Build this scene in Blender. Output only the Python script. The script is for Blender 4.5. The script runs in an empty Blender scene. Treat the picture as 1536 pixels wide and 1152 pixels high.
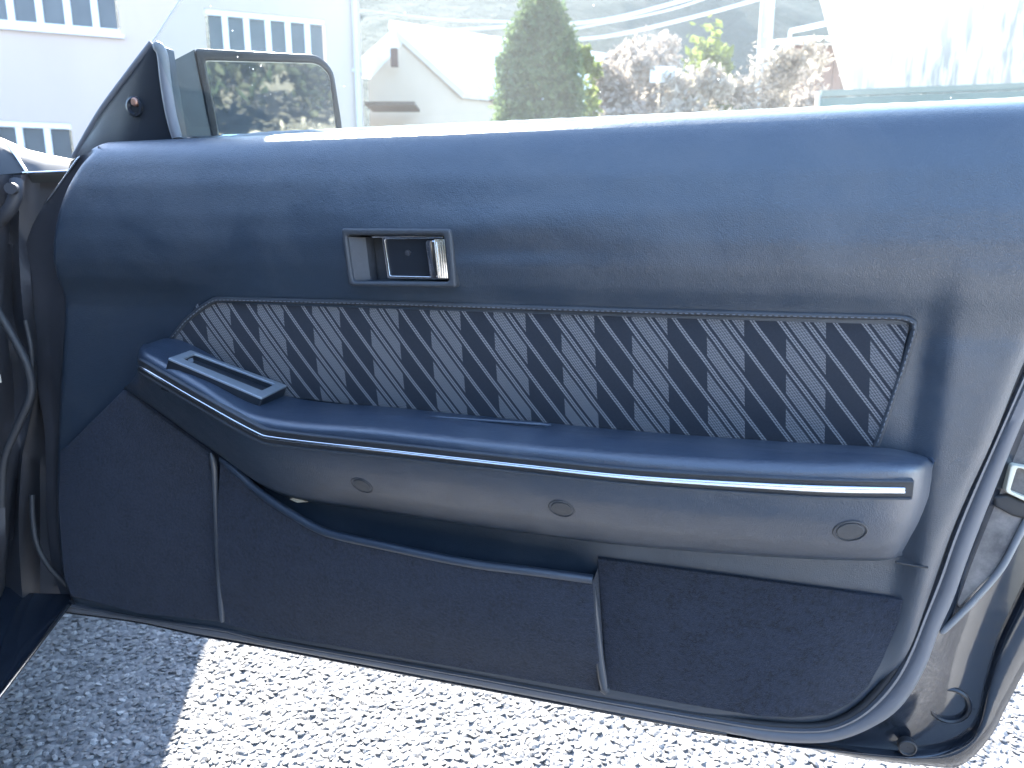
import bpy, bmesh, math, random
import numpy as np
from mathutils import Vector, Matrix
random.seed(7); RNG = np.random.default_rng(7)
C = bpy.context.scene.collection
SC = bpy.context.scene

# ------------------------------------------------------------------ camera, sky, sun
F_PX = 12 / 17.3 * 1536
PITCH = math.atan((576 - 350) / F_PX)
CAM_Z = 0.7704
SUN_EL, SUN_AZ = math.radians(38), math.radians(-18.8)
cam = bpy.data.cameras.new('camera'); camo = bpy.data.objects.new('camera', cam); C.objects.link(camo)
cam.sensor_width = 17.3; cam.lens = 12; cam.sensor_fit = 'HORIZONTAL'
cam.clip_start = 0.02; cam.clip_end = 2000
camo.location = (0, 0, CAM_Z); camo.rotation_euler = (math.pi / 2 - PITCH, 0, 0)
cam.dof.use_dof = True; cam.dof.focus_distance = 0.74; cam.dof.aperture_fstop = 4.2
SC.camera = camo
W = bpy.data.worlds.new('World'); SC.world = W; W.use_nodes = True
nt = W.node_tree; nt.nodes.clear()
sky = nt.nodes.new('ShaderNodeTexSky'); sky.sky_type = 'NISHITA'; sky.sun_disc = False
sky.sun_elevation = SUN_EL; sky.sun_rotation = SUN_AZ
sky.air_density = 1.0; sky.dust_density = .5; sky.ozone_density = 1.3
bg = nt.nodes.new('ShaderNodeBackground'); bg.inputs[1].default_value = 0.13
wo = nt.nodes.new('ShaderNodeOutputWorld')
nt.links.new(sky.outputs[0], bg.inputs[0]); nt.links.new(bg.outputs[0], wo.inputs[0])
sd = bpy.data.lights.new('sun', 'SUN'); sd.energy = 4.2; sd.angle = math.radians(0.53); sd.color = (1, .95, .87)
so = bpy.data.objects.new('sun', sd); C.objects.link(so)
sdir = Vector((math.cos(SUN_EL) * math.sin(SUN_AZ), math.cos(SUN_EL) * math.cos(SUN_AZ), math.sin(SUN_EL)))
so.rotation_euler = sdir.to_track_quat('Z', 'Y').to_euler(); so.location = sdir * 30
SC.view_settings.view_transform = 'Standard'; SC.view_settings.look = 'None'
SC.view_settings.exposure = 3.25; SC.view_settings.gamma = 1
SC.cycles.max_bounces = 10; SC.cycles.transparent_max_bounces = 12
SC.cycles.sample_clamp_indirect = 6

# ------------------------------------------------------------------ measuring from the photograph
def ray(px, py):
    x = (px - 768) / F_PX; y = (576 - py) / F_PX; s, c = math.sin(PITCH), math.cos(PITCH)
    return np.array([x, y * s + c, y * c - s])
CAM = np.array([0, 0, CAM_Z])
def on_plane(px, py, P0, n):
    d = ray(px, py); n = np.array(n, float); t = (n @ (np.array(P0, float) - CAM)) / (n @ d)
    return CAM + d * t
def at_y(px, py, Y):
    d = ray(px, py); return CAM + d * (Y / d[1])
A = math.atan(1088.7 / 3701)
EU = np.array([math.cos(A), -math.sin(A), 0]); EN = np.array([-math.sin(A), -math.cos(A), 0])
YD = 0.72133
HINGE = on_plane(85, 900, (0, YD, 0), EN); HINGE[2] = 0.28
def D(px, py, w=0.0):
    """photo pixel -> door coordinates (along door, depth away from camera, up) on the plane w in front of the door skin"""
    P = on_plane(px, py, np.array([0, YD, 0]) + EN * w, EN) - HINGE
    return np.array([P @ EU, -(P @ EN), P[2]])
def Dplane(px, py, P0, n):
    """same, on a plane given in door coordinates"""
    d = ray(px, py); d = np.array([d @ EU, -(d @ EN), d[2]])
    o = CAM - HINGE; o = np.array([o @ EU, -(o @ EN), o[2]])
    n = np.array(n, float); t = (n @ (np.array(P0) - o)) / (n @ d)
    return o + d * t

# ------------------------------------------------------------------ mesh helpers
def spline(pts, n):
    P = np.array(pts, float); k = len(P)
    if k == 2: return [P[0] + (P[1] - P[0]) * t for t in np.linspace(0, 1, n)]
    d = np.r_[0, np.cumsum(np.maximum(np.linalg.norm(np.diff(P, axis=0), axis=1), 1e-9) ** .6)]
    d /= d[-1]; out = []
    m = np.zeros_like(P)
    for i in range(k):
        a, b = max(i - 1, 0), min(i + 1, k - 1); m[i] = (P[b] - P[a]) / (d[b] - d[a])
    for t in np.linspace(0, 1, n):
        i = min(np.searchsorted(d, t, 'right') - 1, k - 2); h = d[i + 1] - d[i]; s = (t - d[i]) / h
        out.append((2*s**3-3*s*s+1)*P[i] + (s**3-2*s*s+s)*h*m[i] + (-2*s**3+3*s*s)*P[i+1] + (s**3-s*s)*h*m[i+1])
    return out
def lin(pts, n):
    P = np.array(pts, float); d = np.r_[0, np.cumsum(np.linalg.norm(np.diff(P, axis=0), axis=1))]
    t = np.linspace(0, d[-1], n); return [np.array([np.interp(x, d, P[:, j]) for j in range(P.shape[1])]) for x in t]
def finish(bm, name, mat, parent=None, ang=38, recalc=True):
    if recalc: bmesh.ops.recalc_face_normals(bm, faces=bm.faces)
    ca = math.radians(ang)
    for f in bm.faces: f.smooth = True
    for e in bm.edges:
        if len(e.link_faces) == 2: e.smooth = e.calc_face_angle(0) < ca
    me = bpy.data.meshes.new(name); bm.to_mesh(me); bm.free()
    if mat: me.materials.append(mat)
    o = bpy.data.objects.new(name, me); C.objects.link(o)
    if parent: o.parent = parent
    return o
def bm_loft(rows, bm=None, closed=False):
    bm = bm or bmesh.new()
    V = [[bm.verts.new(tuple(p)) for p in r] for r in rows]
    for i in range(len(V) - 1):
        n = len(V[i])
        for j in range(n if closed else n - 1):
            k = (j + 1) % n
            try: bm.faces.new((V[i][j], V[i][k], V[i + 1][k], V[i + 1][j]))
            except ValueError: pass
    return bm, V
def loft(name, rows, mat, parent=None, ang=38, closed=False):
    bm, _ = bm_loft(rows, closed=closed); return finish(bm, name, mat, parent, ang)
def bm_tube(pts, r, n=10, bm=None, caps=True):
    bm = bm or bmesh.new(); P = [Vector(p) for p in pts]; rows = []
    up = None
    for i, p in enumerate(P):
        t = (P[min(i + 1, len(P) - 1)] - P[max(i - 1, 0)]).normalized()
        if up is None: up = Vector((0, 0, 1)) if abs(t.z) < .8 else Vector((1, 0, 0))
        a = t.cross(up).normalized(); up = a.cross(t).normalized()
        rr = r[i] if hasattr(r, '__len__') else r
        rows.append([p + (a * math.cos(q) + up * math.sin(q)) * rr for q in np.linspace(0, 2 * math.pi, n, endpoint=False)])
    bm, V = bm_loft(rows, bm, True)
    if caps:
        bm.faces.new(V[0]); bm.faces.new(V[-1])
    return bm
def tube(name, pts, r, mat, parent=None, n=10): return finish(bm_tube(pts, r, n), name, mat, parent)
def bm_prism(front, back, bev=0, seg=3, bm=None):
    """solid between two loops of the same count, front edge bevelled"""
    own = bm is None; bm = bm or bmesh.new()
    a = [bm.verts.new(tuple(p)) for p in front]; b = [bm.verts.new(tuple(p)) for p in back]
    n = len(a); f0 = bm.faces.new(a); bm.faces.new(b[::-1])
    for i in range(n): bm.faces.new((a[i], b[i], b[(i + 1) % n], a[(i + 1) % n]))
    if bev: bmesh.ops.bevel(bm, geom=list(f0.edges), offset=bev, segments=seg, profile=.5, affect='EDGES', clamp_overlap=True)
    return bm
def prism(name, front, back, mat, parent=None, bev=0, seg=3, ang=38):
    return finish(bm_prism(front, back, bev, seg), name, mat, parent, ang)
def bm_ring(of, inn, ob, ib, bev=0, bm=None):
    """a frame: outer/inner loops at front and back"""
    bm = bm or bmesh.new(); n = len(of)
    V = [[bm.verts.new(tuple(p)) for p in l] for l in (of, inn, ib, ob)]
    fe = []
    for a, b in ((0, 1), (1, 2), (2, 3), (3, 0)):
        for i in range(n):
            f = bm.faces.new((V[a][i], V[a][(i + 1) % n], V[b][(i + 1) % n], V[b][i]))
    if bev:
        es = [e for e in bm.edges if (e.verts[0] in V[0] and e.verts[1] in V[0]) or (e.verts[0] in V[1] and e.verts[1] in V[1])]
        bmesh.ops.bevel(bm, geom=es, offset=bev, segments=3, profile=.5, affect='EDGES', clamp_overlap=True)
    return bm
def rounded(poly, r, seg=4):
    """round the corners of a closed 3D polygon"""
    P = [np.array(p, float) for p in poly]; n = len(P); out = []
    for i in range(n):
        rr = r[i] if hasattr(r, '__len__') else r
        if rr <= 0: out.append(P[i]); continue
        a = P[i - 1] - P[i]; b = P[(i + 1) % n] - P[i]
        la, lb = np.linalg.norm(a), np.linalg.norm(b); q = min(rr, la * .45, lb * .45)
        s, e = P[i] + a / la * q, P[i] + b / lb * q
        for t in np.linspace(0, 1, seg + 1): out.append((1-t)**2 * s + 2*t*(1-t) * P[i] + t*t * e)
    return out
def bm_box(c, s, bm=None, rot=0):
    bm = bm or bmesh.new()
    M = Matrix.Translation(c) @ Matrix.Rotation(rot, 4, 'Z') @ Matrix.Diagonal((s[0], s[1], s[2], 1))
    bmesh.ops.create_cube(bm, size=1, matrix=M); return bm
def box(name, c, s, mat, parent=None, rot=0, bev=0):
    bm = bm_box(c, s, rot=rot)
    if bev: bmesh.ops.bevel(bm, geom=list(bm.edges), offset=bev, segments=2, profile=.5, affect='EDGES')
    return finish(bm, name, mat, parent)
def tag(o, label=None, cat=None, group=None, kind=None):
    for k, v in (('label', label), ('category', cat), ('group', group), ('kind', kind)):
        if v: o[k] = v
    return o
def empty(name, loc, rz=0):
    o = bpy.data.objects.new(name, None); C.objects.link(o); o.location = tuple(loc); o.rotation_euler = (0, 0, rz)
    o.empty_display_size = .1; return o

# ------------------------------------------------------------------ materials
class NT:
    def __init__(s, name):
        s.m = bpy.data.materials.new(name); s.m.use_nodes = True; s.t = s.m.node_tree; s.t.nodes.clear()
        s.out = s.t.nodes.new('ShaderNodeOutputMaterial')
    def n(s, typ, **kw):
        x = s.t.nodes.new(typ)
        for k, v in kw.items():
            if k.startswith('i_'):
                kk = k[2:]; kk = int(kk) if kk.isdigit() else kk.replace('_', ' ')
                if hasattr(v, 'links') or isinstance(v, bpy.types.NodeSocket): s.t.links.new(v, x.inputs[kk])
                else: x.inputs[kk].default_value = v
            else: setattr(x, k, v)
        return x
    def math(s, op, a, b=0.0, c=None):
        x = s.t.nodes.new('ShaderNodeMath'); x.operation = op
        for i, v in enumerate((a, b) if c is None else (a, b, c)):
            if isinstance(v, bpy.types.NodeSocket): s.t.links.new(v, x.inputs[i])
            else: x.inputs[i].default_value = v
        return x.outputs[0]
    def mix(s, f, a, b):
        x = s.t.nodes.new('ShaderNodeMix'); x.data_type = 'RGBA'
        for i, v in ((0, f), (6, a), (7, b)):
            if isinstance(v, bpy.types.NodeSocket): s.t.links.new(v, x.inputs[i])
            else: x.inputs[i].default_value = (*v, 1) if hasattr(v, '__len__') and len(v) == 3 else v
        return x.outputs[2]
    def obj(s): return s.n('ShaderNodeTexCoord').outputs['Object']
    def noise(s, scale, detail=3, rough=.55, vec=None, dist=0):
        x = s.n('ShaderNodeTexNoise', i_Scale=scale, i_Detail=detail, i_Roughness=rough, i_Distortion=dist)
        s.t.links.new(vec or s.obj(), x.inputs['Vector']); return x.outputs['Fac']
    def ramp(s, f, stops):
        x = s.n('ShaderNodeValToRGB'); s.t.links.new(f, x.inputs[0]); r = x.color_ramp
        while len(r.elements) < len(stops): r.elements.new(.5)
        for e, (p, c) in zip(r.elements, stops): e.position = p; e.color = (*c, 1) if hasattr(c, '__len__') else (c, c, c, 1)
        return x.outputs[0]
    def bump(s, h, strength=.3, dist=.001, normal=None):
        x = s.n('ShaderNodeBump', i_Strength=strength, i_Distance=dist, i_Height=h)
        if normal: s.t.links.new(normal, x.inputs['Normal'])
        return x.outputs[0]
    def bsdf(s, col, rough=.5, metal=0, normal=None, spec=.5, coat=0, sheen=0, coat_rough=.05):
        x = s.n('ShaderNodeBsdfPrincipled')
        for k, v in (('Base Color', col), ('Roughness', rough), ('Metallic', metal), ('Specular IOR Level', spec), ('Coat Weight', coat), ('Sheen Weight', sheen), ('Coat Roughness', coat_rough)):
            if isinstance(v, bpy.types.NodeSocket): s.t.links.new(v, x.inputs[k])
            else: x.inputs[k].default_value = (*v, 1) if hasattr(v, '__len__') else v
        if normal: s.t.links.new(normal, x.inputs['Normal'])
        return x.outputs[0]
    def done(s, sh): s.t.links.new(sh, s.out.inputs[0]); return s.m

def vinyl(name, col, rough=.48, grain=.5, scale=520, spec=.5):
    m = NT(name); co = m.obj()
    w = m.n('ShaderNodeTexNoise', i_Scale=60.0, i_Detail=2.0); m.t.links.new(co, w.inputs['Vector'])
    wv = m.n('ShaderNodeVectorMath', operation='MULTIPLY_ADD', i_0=w.outputs['Color'], i_1=(.006, .006, .006), i_2=co)
    v = m.n('ShaderNodeTexVoronoi', feature='DISTANCE_TO_EDGE', i_Scale=scale); m.t.links.new(wv.outputs[0], v.inputs['Vector'])
    g = m.math('MINIMUM', v.outputs['Distance'], .25)
    n2 = m.noise(220, 4, .6, wv.outputs[0])
    n3 = m.noise(9, 3, .5)
    h = m.math('ADD', m.math('MULTIPLY', g, 2.2), m.math('MULTIPLY', n2, 1.2))
    ml = m.ramp(m.noise(26, 4, .65), [(.3, .2), (.75, 1)])
    b = m.bump(h, grain, .0012)
    b = m.bump(n3, .3, .010, b)
    st = m.n('ShaderNodeMapping'); st.inputs['Scale'].default_value = (9, 20, 34); st.inputs['Rotation'].default_value = (0, .12, 0); m.t.links.new(wv.outputs[0], st.inputs[0])
    wr = m.ramp(m.noise(6.0, 5, .7, st.outputs[0], 1.2), [(.45, 0), (.62, 1)])
    b = m.bump(wr, .04, .0010, b)
    sm = m.ramp(m.noise(5, 6, .72, None, .8), [(.48, 0), (.68, 1)])
    c = m.mix(m.noise(14, 4), tuple(x * .88 for x in col), tuple(x * 1.12 for x in col))
    # scattered light dust
    du = m.ramp(m.noise(900, 2, .7), [(.70, 0), (.82, 1)])
    c = m.mix(m.math('MULTIPLY', du, .12), c, (.35, .36, .38))
    r = m.math('ADD', m.math('ADD', rough - .06, m.math('MULTIPLY', ml, .10)), m.math('MULTIPLY', sm, .14))
    c = m.mix(m.math('MULTIPLY', sm, .10), c, (.20, .21, .22))
    return m.done(m.bsdf(c, r, normal=b, spec=spec))
def plain(name, col, rough=.5, metal=0, spec=.5, coat=0, nscale=30, var=.12, bump=0, bscale=300):
    m = NT(name); k = m.noise(nscale, 4)
    c = m.mix(k, tuple(x * (1 - var) for x in col), tuple(min(1, x * (1 + var)) for x in col))
    nb = m.bump(m.noise(bscale, 3), bump, .001) if bump else None
    r = m.math('ADD', rough * .85, m.math('MULTIPLY', m.noise(nscale * 2.3, 3), rough * .3))
    return m.done(m.bsdf(c, r, metal, nb, spec, coat))

VIN = (.025, .039, .059)
M = {}
M['vinyl'] = vinyl('door_vinyl', VIN, .33, .24, 620, 1.0)
M['arm_vinyl'] = vinyl('armrest_vinyl', (.026, .040, .064), .34, .22, 520, 1.0)
M['plastic'] = vinyl('grained_plastic', (.045, .05, .058), .42, .25, 700)
M['piping'] = plain('glossy_vinyl_piping', (.07, .075, .085), .25)
M['ridge'] = plain('ridge_highlight_grey', (.22, .23, .24), .35)  # pale grey carries the highlight along the pressed ridge
M['cowl'] = plain('dusty_cowl_paint', (.035, .04, .042), .6, nscale=12, var=.3)
M['smooth_plastic'] = plain('smooth_black_plastic', (.016, .020, .027), .30, bump=.05)
M['rubber'] = plain('black_rubber', (.028, .03, .034), .55, bump=.15)
M['seal'] = plain('grey_rubber_seal', (.13, .135, .15), .45, bump=.12)
M['paint'] = None
def paint():
    m = NT('black_car_paint'); d = m.noise(45, 5, .65)
    dust = m.ramp(d, [(.42, 0), (.78, 1)])
    c = m.mix(m.math('MULTIPLY', dust, .04), (.012, .017, .026), (.14, .15, .165))
    r = m.math('ADD', .12, m.math('MULTIPLY', dust, .14))
    b = m.bump(m.noise(24, 3), .06, .01)
    return m.done(m.bsdf(c, r, 0, b, .5, .7))
M['paint'] = paint()
def grime():
    m = NT('dusty_inner_paint'); d = m.noise(38, 6, .7); sp = m.noise(160, 4, .7)
    f = m.ramp(d, [(.35, .25), (.7, 1)])
    c = m.mix(f, (.05, .05, .055), (.27, .25, .235))
    c = m.mix(m.ramp(sp, [(.66, 0), (.75, .7)]), c, (.10, .06, .04))
    return m.done(m.bsdf(c, .55, 0, m.bump(sp, .3, .001), .4))
M['grime'] = grime()
M['jamb'] = plain('dirty_black_jamb', (.040, .042, .050), .55, nscale=14, var=.35, bump=.1, bscale=40)
M['rust'] = plain('rusty_bolt_metal', (.28, .11, .06), .6, .3, nscale=200, var=.4, bump=.4)
M['copper'] = plain('tarnished_screw', (.42, .24, .18), .4, .8, nscale=200, var=.3)
def chrome():
    m = NT('worn_chrome'); pit = m.noise(330, 4, .7); p = m.ramp(pit, [(.66, 0), (.74, 1)])
    c = m.mix(m.math('MULTIPLY', p, .75), (.78, .79, .80), (.10, .10, .11))
    return m.done(m.bsdf(c, m.math('ADD', .17, m.math('MULTIPLY', p, .35)), 1, m.bump(m.noise(70, 2), .08, .002)))
M['chrome'] = chrome()
def brushed():
    m = NT('satin_silver_bezel'); pit = m.noise(260, 4, .7); p = m.ramp(pit, [(.68, 0), (.76, 1)])
    c = m.mix(m.math('MULTIPLY', p, .5), (.62, .64, .66), (.2, .2, .22))
    return m.done(m.bsdf(c, .30, 1, m.bump(m.noise(500, 3), .12, .0005)))
M['satin'] = plain('satin_silver_paint', (.34, .38, .42), .34, .6, .6, nscale=200, var=.12)
def carpet():
    m = NT('black_needle_carpet'); n1 = m.noise(900, 3, .8); n2 = m.noise(45, 5, .65); n3 = m.noise(260, 4, .7)
    c = m.mix(m.ramp(n3, [(.36, 0), (.64, 1)]), (.010, .015, .029), (.031, .044, .080)); c = m.mix(m.math('MULTIPLY', m.ramp(n2, [(.4, 0), (.65, 1)]), .45), c, (.038, .053, .090))
    li = m.ramp(m.noise(420, 2, .6), [(.71, 0), (.76, 1)])
    c = m.mix(m.math('MULTIPLY', li, .25), c, (.3, .3, .32))
    return m.done(m.bsdf(c, .95, 0, m.bump(m.math('ADD', n1, n3), 1.0, .004), .15, 0, .15))
M['carpet'] = carpet()
def fabric():
    m = NT('striped_woven_cloth'); co = m.obj()
    s = m.n('ShaderNodeSeparateXYZ'); m.t.links.new(co, s.inputs[0]); u, v = s.outputs['X'], s.outputs['Z']
    fr = lambda x: m.math('FRACT', x)
    lt = lambda a, b: m.math('LESS_THAN', a, b)
    gt = lambda a, b: m.math('GREATER_THAN', a, b)
    wob = m.math('MULTIPLY', m.math('SUBTRACT', m.noise(30, 2), .5), .0016)
    col = fr(m.math('DIVIDE', m.math('ADD', m.math('ADD', m.math('SUBTRACT', u, .0004), m.math('MULTIPLY', m.math('SUBTRACT', v, .43), .07)), m.math('MULTIPLY', wob, .5)), .07105))
    light = lt(col, .48)
    sd_ = m.math('ADD', m.math('ADD', v, m.math('MULTIPLY', u, 1.26)), wob)
    st = fr(m.math('DIVIDE', m.math('ADD', sd_, .0042), .0302))
    ln = fr(m.math('MULTIPLY', st, 9.0))
    line = m.math('MAXIMUM', lt(ln, .66), m.math('MULTIPLY', gt(st, .3333), .32))
    stripe = lt(st, .2222)
    hatch = m.math('MULTIPLY', m.math('MULTIPLY', m.math('MULTIPLY', gt(st, .3333), lt(st, .8889)), light), .80)
    dash = fr(m.math('ADD', m.math('DIVIDE', m.math('SUBTRACT', v, m.math('MULTIPLY', u, .25)), .0030), m.math('MULTIPLY', ln, .6)))
    dsh = m.math('ADD', .42, m.math('MULTIPLY', lt(dash, .70), .58))
    msk = m.math('MULTIPLY', m.math('MULTIPLY', line, m.math('MAXIMUM', stripe, hatch)), dsh)
    fz = m.math('ADD', .8, m.math('MULTIPLY', m.noise(600, 3), .4))
    msk = m.math('MINIMUM', m.math('MULTIPLY', msk, fz), 1)
    base = m.mix(m.noise(500, 3), (.022, .026, .035), (.035, .040, .051))
    c = m.mix(msk, base, (.25, .245, .25))
    wv = m.math('MULTIPLY', m.math('SINE', m.math('MULTIPLY', m.math('ADD', u, v), 4200.0)), m.math('SINE', m.math('MULTIPLY', m.math('SUBTRACT', u, v), 4200.0)))
    h = m.math('ADD', m.math('MULTIPLY', wv, .4), m.math('MULTIPLY', msk, 1.0))
    return m.done(m.bsdf(c, .85, 0, m.bump(h, .5, .0007), .25, 0, .08))
M['fabric'] = fabric()
def glass(name, tint, dust, spec=(.9, .95, .95), rough=.0):
    m = NT(name); tr = m.n('ShaderNodeBsdfTransparent', i_Color=(*tint, 1))
    gl = m.n('ShaderNodeBsdfGlossy', i_Roughness=rough); gl.inputs[0].default_value = (1, 1, 1, 1)
    fz = m.n('ShaderNodeFresnel', i_IOR=1.45)
    geo = m.n('ShaderNodeNewGeometry')
    ffac = m.math('MULTIPLY', fz.outputs[0], m.math('SUBTRACT', 1.0, geo.outputs['Backfacing']))
    a = m.n('ShaderNodeMixShader'); m.t.links.new(ffac, a.inputs[0]); m.t.links.new(tr.outputs[0], a.inputs[1]); m.t.links.new(gl.outputs[0], a.inputs[2])
    tl = m.n('ShaderNodeBsdfTranslucent'); tl.inputs[0].default_value = (.8, .82, .85, 1)
    df = m.n('ShaderNodeBsdfDiffuse'); df.inputs[0].default_value = (.6, .6, .6, 1)
    td = m.n('ShaderNodeMixShader'); td.inputs[0].default_value = .25; m.t.links.new(tl.outputs[0], td.inputs[1]); m.t.links.new(df.outputs[0], td.inputs[2])
    sx = m.n('ShaderNodeSeparateXYZ'); m.t.links.new(m.obj(), sx.inputs[0])
    mr = m.n('ShaderNodeMapRange', interpolation_type='SMOOTHSTEP'); m.t.links.new(sx.outputs['X'], mr.inputs[0])
    for q, v_ in ((1, .30), (2, .62), (3, .35), (4, 2.1)): mr.inputs[q].default_value = v_
    front = mr.outputs[0]  # film strengthens rearward to imitate veiling glare; the specks are dust
    big = m.noise(7, 5, .6); spk = m.n('ShaderNodeTexVoronoi', i_Scale=85.0, i_Randomness=1.0)
    m.t.links.new(m.obj(), spk.inputs['Vector'])
    spc = m.n('ShaderNodeTexWhiteNoise'); m.t.links.new(spk.outputs['Color'], spc.inputs['Vector'])
    dot = m.math('MULTIPLY', m.math('LESS_THAN', spk.outputs['Distance'], .055), m.math('GREATER_THAN', spc.outputs['Value'], .78))
    fac = m.math('ADD', m.math('MULTIPLY', m.math('MULTIPLY', m.ramp(big, [(.3, .55), (.75, 1.25)]), front), dust), m.math('MULTIPLY', dot, .75 if dust > .002 else 0))
    b = m.n('ShaderNodeMixShader'); m.t.links.new(fac, b.inputs[0]); m.t.links.new(a.outputs[0], b.inputs[1]); m.t.links.new(td.outputs[0], b.inputs[2])
    return m.done(b.outputs[0])
M['door_glass'] = glass('dusty_veiled_door_glass', (.93, .965, .955), .012)
M['mirror'] = NT('mirror_glass'); M['mirror'] = M['mirror'].done(M['mirror'].bsdf((.86, .87, .86), .02, 1))
M['window_glass'] = plain('building_window_glass', (.13, .137, .137), .2, 0, .35, nscale=2, var=.35)
def wall_mat(name, col, stain=.25, sc=1.2):
    m = NT(name); co = m.obj(); mp = m.n('ShaderNodeMapping'); mp.inputs['Scale'].default_value = (1, 1, .25); m.t.links.new(co, mp.inputs[0])
    a = m.noise(sc, 5, .6, mp.outputs[0]); b = m.noise(14, 4)
    c = m.mix(m.math('MULTIPLY', m.ramp(a, [(.4, 0), (.8, 1)]), stain), col, tuple(x * .7 for x in col))
    c = m.mix(m.math('MULTIPLY', b, .1), c, tuple(x * .8 for x in col))
    return m.done(m.bsdf(c, .75, 0, m.bump(m.noise(60, 4), .2, .004), .3))
M['white_surface'] = wall_mat('white_rendered_wall', (.55, .46, .40))
M['cream_wall'] = wall_mat('cream_rendered_wall', (.56, .47, .37))
M['white_frame'] = plain('white_window_frame', (.78, .80, .82), .4)
M['pipe'] = plain('grey_drain_pipe', (.55, .55, .55), .5)
def leafmat(name, c1, c2, trans=.45):
    m = NT(name); g = m.n('ShaderNodeNewGeometry'); r = g.outputs['Random Per Island']
    c = m.mix(r, c1, c2); c = m.mix(m.ramp(m.noise(1.7, 3), [(.35, 0), (.7, .6)]), c, tuple(x * .55 for x in c1))
    d = m.n('ShaderNodeBsdfDiffuse'); t = m.n('ShaderNodeBsdfTranslucent')
    m.t.links.new(c, d.inputs[0]); m.t.links.new(c, t.inputs[0])
    x = m.n('ShaderNodeMixShader'); x.inputs[0].default_value = trans
    m.t.links.new(d.outputs[0], x.inputs[1]); m.t.links.new(t.outputs[0], x.inputs[2]); return m.done(x.outputs[0])
M['conifer'] = leafmat('conifer_leaves', (.09, .14, .07), (.18, .23, .10))
M['lime'] = leafmat('lime_leaves', (.16, .20, .05), (.26, .29, .09), .5)
M['dry'] = leafmat('dry_twigs', (.40, .34, .28), (.58, .51, .43), .4)
M['drypink'] = leafmat('dry_pinkish_twigs', (.38, .31, .26), (.54, .46, .40), .4)
M['scrub'] = leafmat('dry_scrub_leaves', (.20, .17, .13), (.36, .31, .25), .3)
M['wood_leaf'] = leafmat('far_leaves', (.030, .045, .024), (.085, .082, .055), .3)
M['bark'] = plain('bark', (.12, .09, .07), .9, nscale=20, var=.3)
def hillmat():
    m = NT('wooded_hillside'); a = m.noise(.11, 6, .7); b = m.noise(.6, 5, .7)
    c = m.mix(m.ramp(a, [(.35, 0), (.65, 1)]), (.016, .026, .018), (.045, .042, .034)); c = m.mix(m.math('MULTIPLY', b, .6), c, (.025, .034, .024))
    return m.done(m.bsdf(c, .95, 0, m.bump(b, .8, 2.5), .1))
M['hill'] = hillmat()
M['bank'] = plain('scrubby_bank', (.07, .06, .045), .95, nscale=.8, var=.6)
def groundmat():
    m = NT('asphalt_ground'); a = m.noise(70, 5, .7); b = m.noise(.5, 4)
    c = m.mix(m.ramp(a, [(.35, 0), (.7, 1)]), (.30, .30, .29), (.54, .53, .51)); c = m.mix(m.math('MULTIPLY', b, .3), c, (.28, .27, .25))
    return m.done(m.bsdf(c, .9, 0, m.bump(a, .6, .01), .2))
M['ground'] = groundmat()
def stonemat():
    m = NT('aggregate_stone'); g = m.n('ShaderNodeNewGeometry'); r = g.outputs['Random Per Island']
    c = m.ramp(r, [(0, (.075, .075, .075)), (.35, (.13, .13, .13)), (.75, (.18, .178, .172)), (1, (.32, .315, .30))])
    c = m.mix(m.math('MULTIPLY', m.noise(120, 4), .5), c, (.20, .20, .205))
    return m.done(m.bsdf(c, .6, 0, m.bump(m.noise(260, 4), .4, .002), .4))
M['stone'] = stonemat()
M['concrete'] = plain('concrete', (.42, .42, .40), .85, nscale=3, bump=.2)
M['cable'] = plain('sunlit_cable', (.62, .62, .62), .45)
M['white_metal'] = plain('pale_sheet_metal', (.72, .76, .75), .35, nscale=4)
M['brown_wood'] = plain('reddish_brown_boards', (.10, .055, .045), .8, nscale=6, var=.3)
M['green_net'] = plain('green_fence_panel', (.075, .125, .11), .6, nscale=5)
M['cream_plastic'] = plain('cream_plastic', (.72, .69, .55), .4)
M['tear'] = plain('cream_backing_board', (.62, .58, .46), .9)
M['thread'] = plain('grey_thread', (.14, .15, .17), .7)
def streak_reflection():  # white and dark streak tones imitate a reflection in the door glass
    m = NT('streaked_glass_reflection'); co = m.obj()
    mp = m.n('ShaderNodeMapping'); mp.inputs['Scale'].default_value = (1, 1, .10); m.t.links.new(co, mp.inputs[0])
    s = m.n('ShaderNodeSeparateXYZ'); m.t.links.new(co, s.inputs[0])
    n = m.noise(9, 3, .6, mp.outputs[0]); k = m.noise(22, 2, .5, mp.outputs[0])
    hgt = m.math('SUBTRACT', m.math('MULTIPLY', s.outputs['X'], .59), m.math('SUBTRACT', s.outputs['Z'], 2.64))
    lo = m.ramp(m.math('ADD', m.math('MULTIPLY', hgt, .6), .35), [(.2, 0), (.6, 1)])
    f = m.math('MULTIPLY', m.ramp(m.math('MULTIPLY', m.math('ADD', n, k), .5), [(.49, 0), (.57, 1)]), lo)
    c = m.mix(m.math('MULTIPLY', f, .62), (.60, .55, .49), (.10, .10, .10))
    return m.done(m.bsdf(c, .8, 0, m.bump(m.noise(30, 4), .2, .004), .3))
M['streak'] = streak_reflection()

def belt_glare():  # pale translucent colour puts the bright glare along the belt into a strip
    m = NT('pale_belt_glare'); n = m.noise(900, 3, .7)
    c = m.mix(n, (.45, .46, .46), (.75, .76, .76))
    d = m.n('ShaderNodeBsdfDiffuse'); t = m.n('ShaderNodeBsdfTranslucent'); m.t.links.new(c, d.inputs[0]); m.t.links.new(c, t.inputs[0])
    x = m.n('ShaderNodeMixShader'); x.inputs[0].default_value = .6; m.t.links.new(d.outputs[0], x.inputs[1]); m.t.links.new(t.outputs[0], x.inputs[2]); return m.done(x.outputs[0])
M['belt_glare'] = belt_glare()
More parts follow.
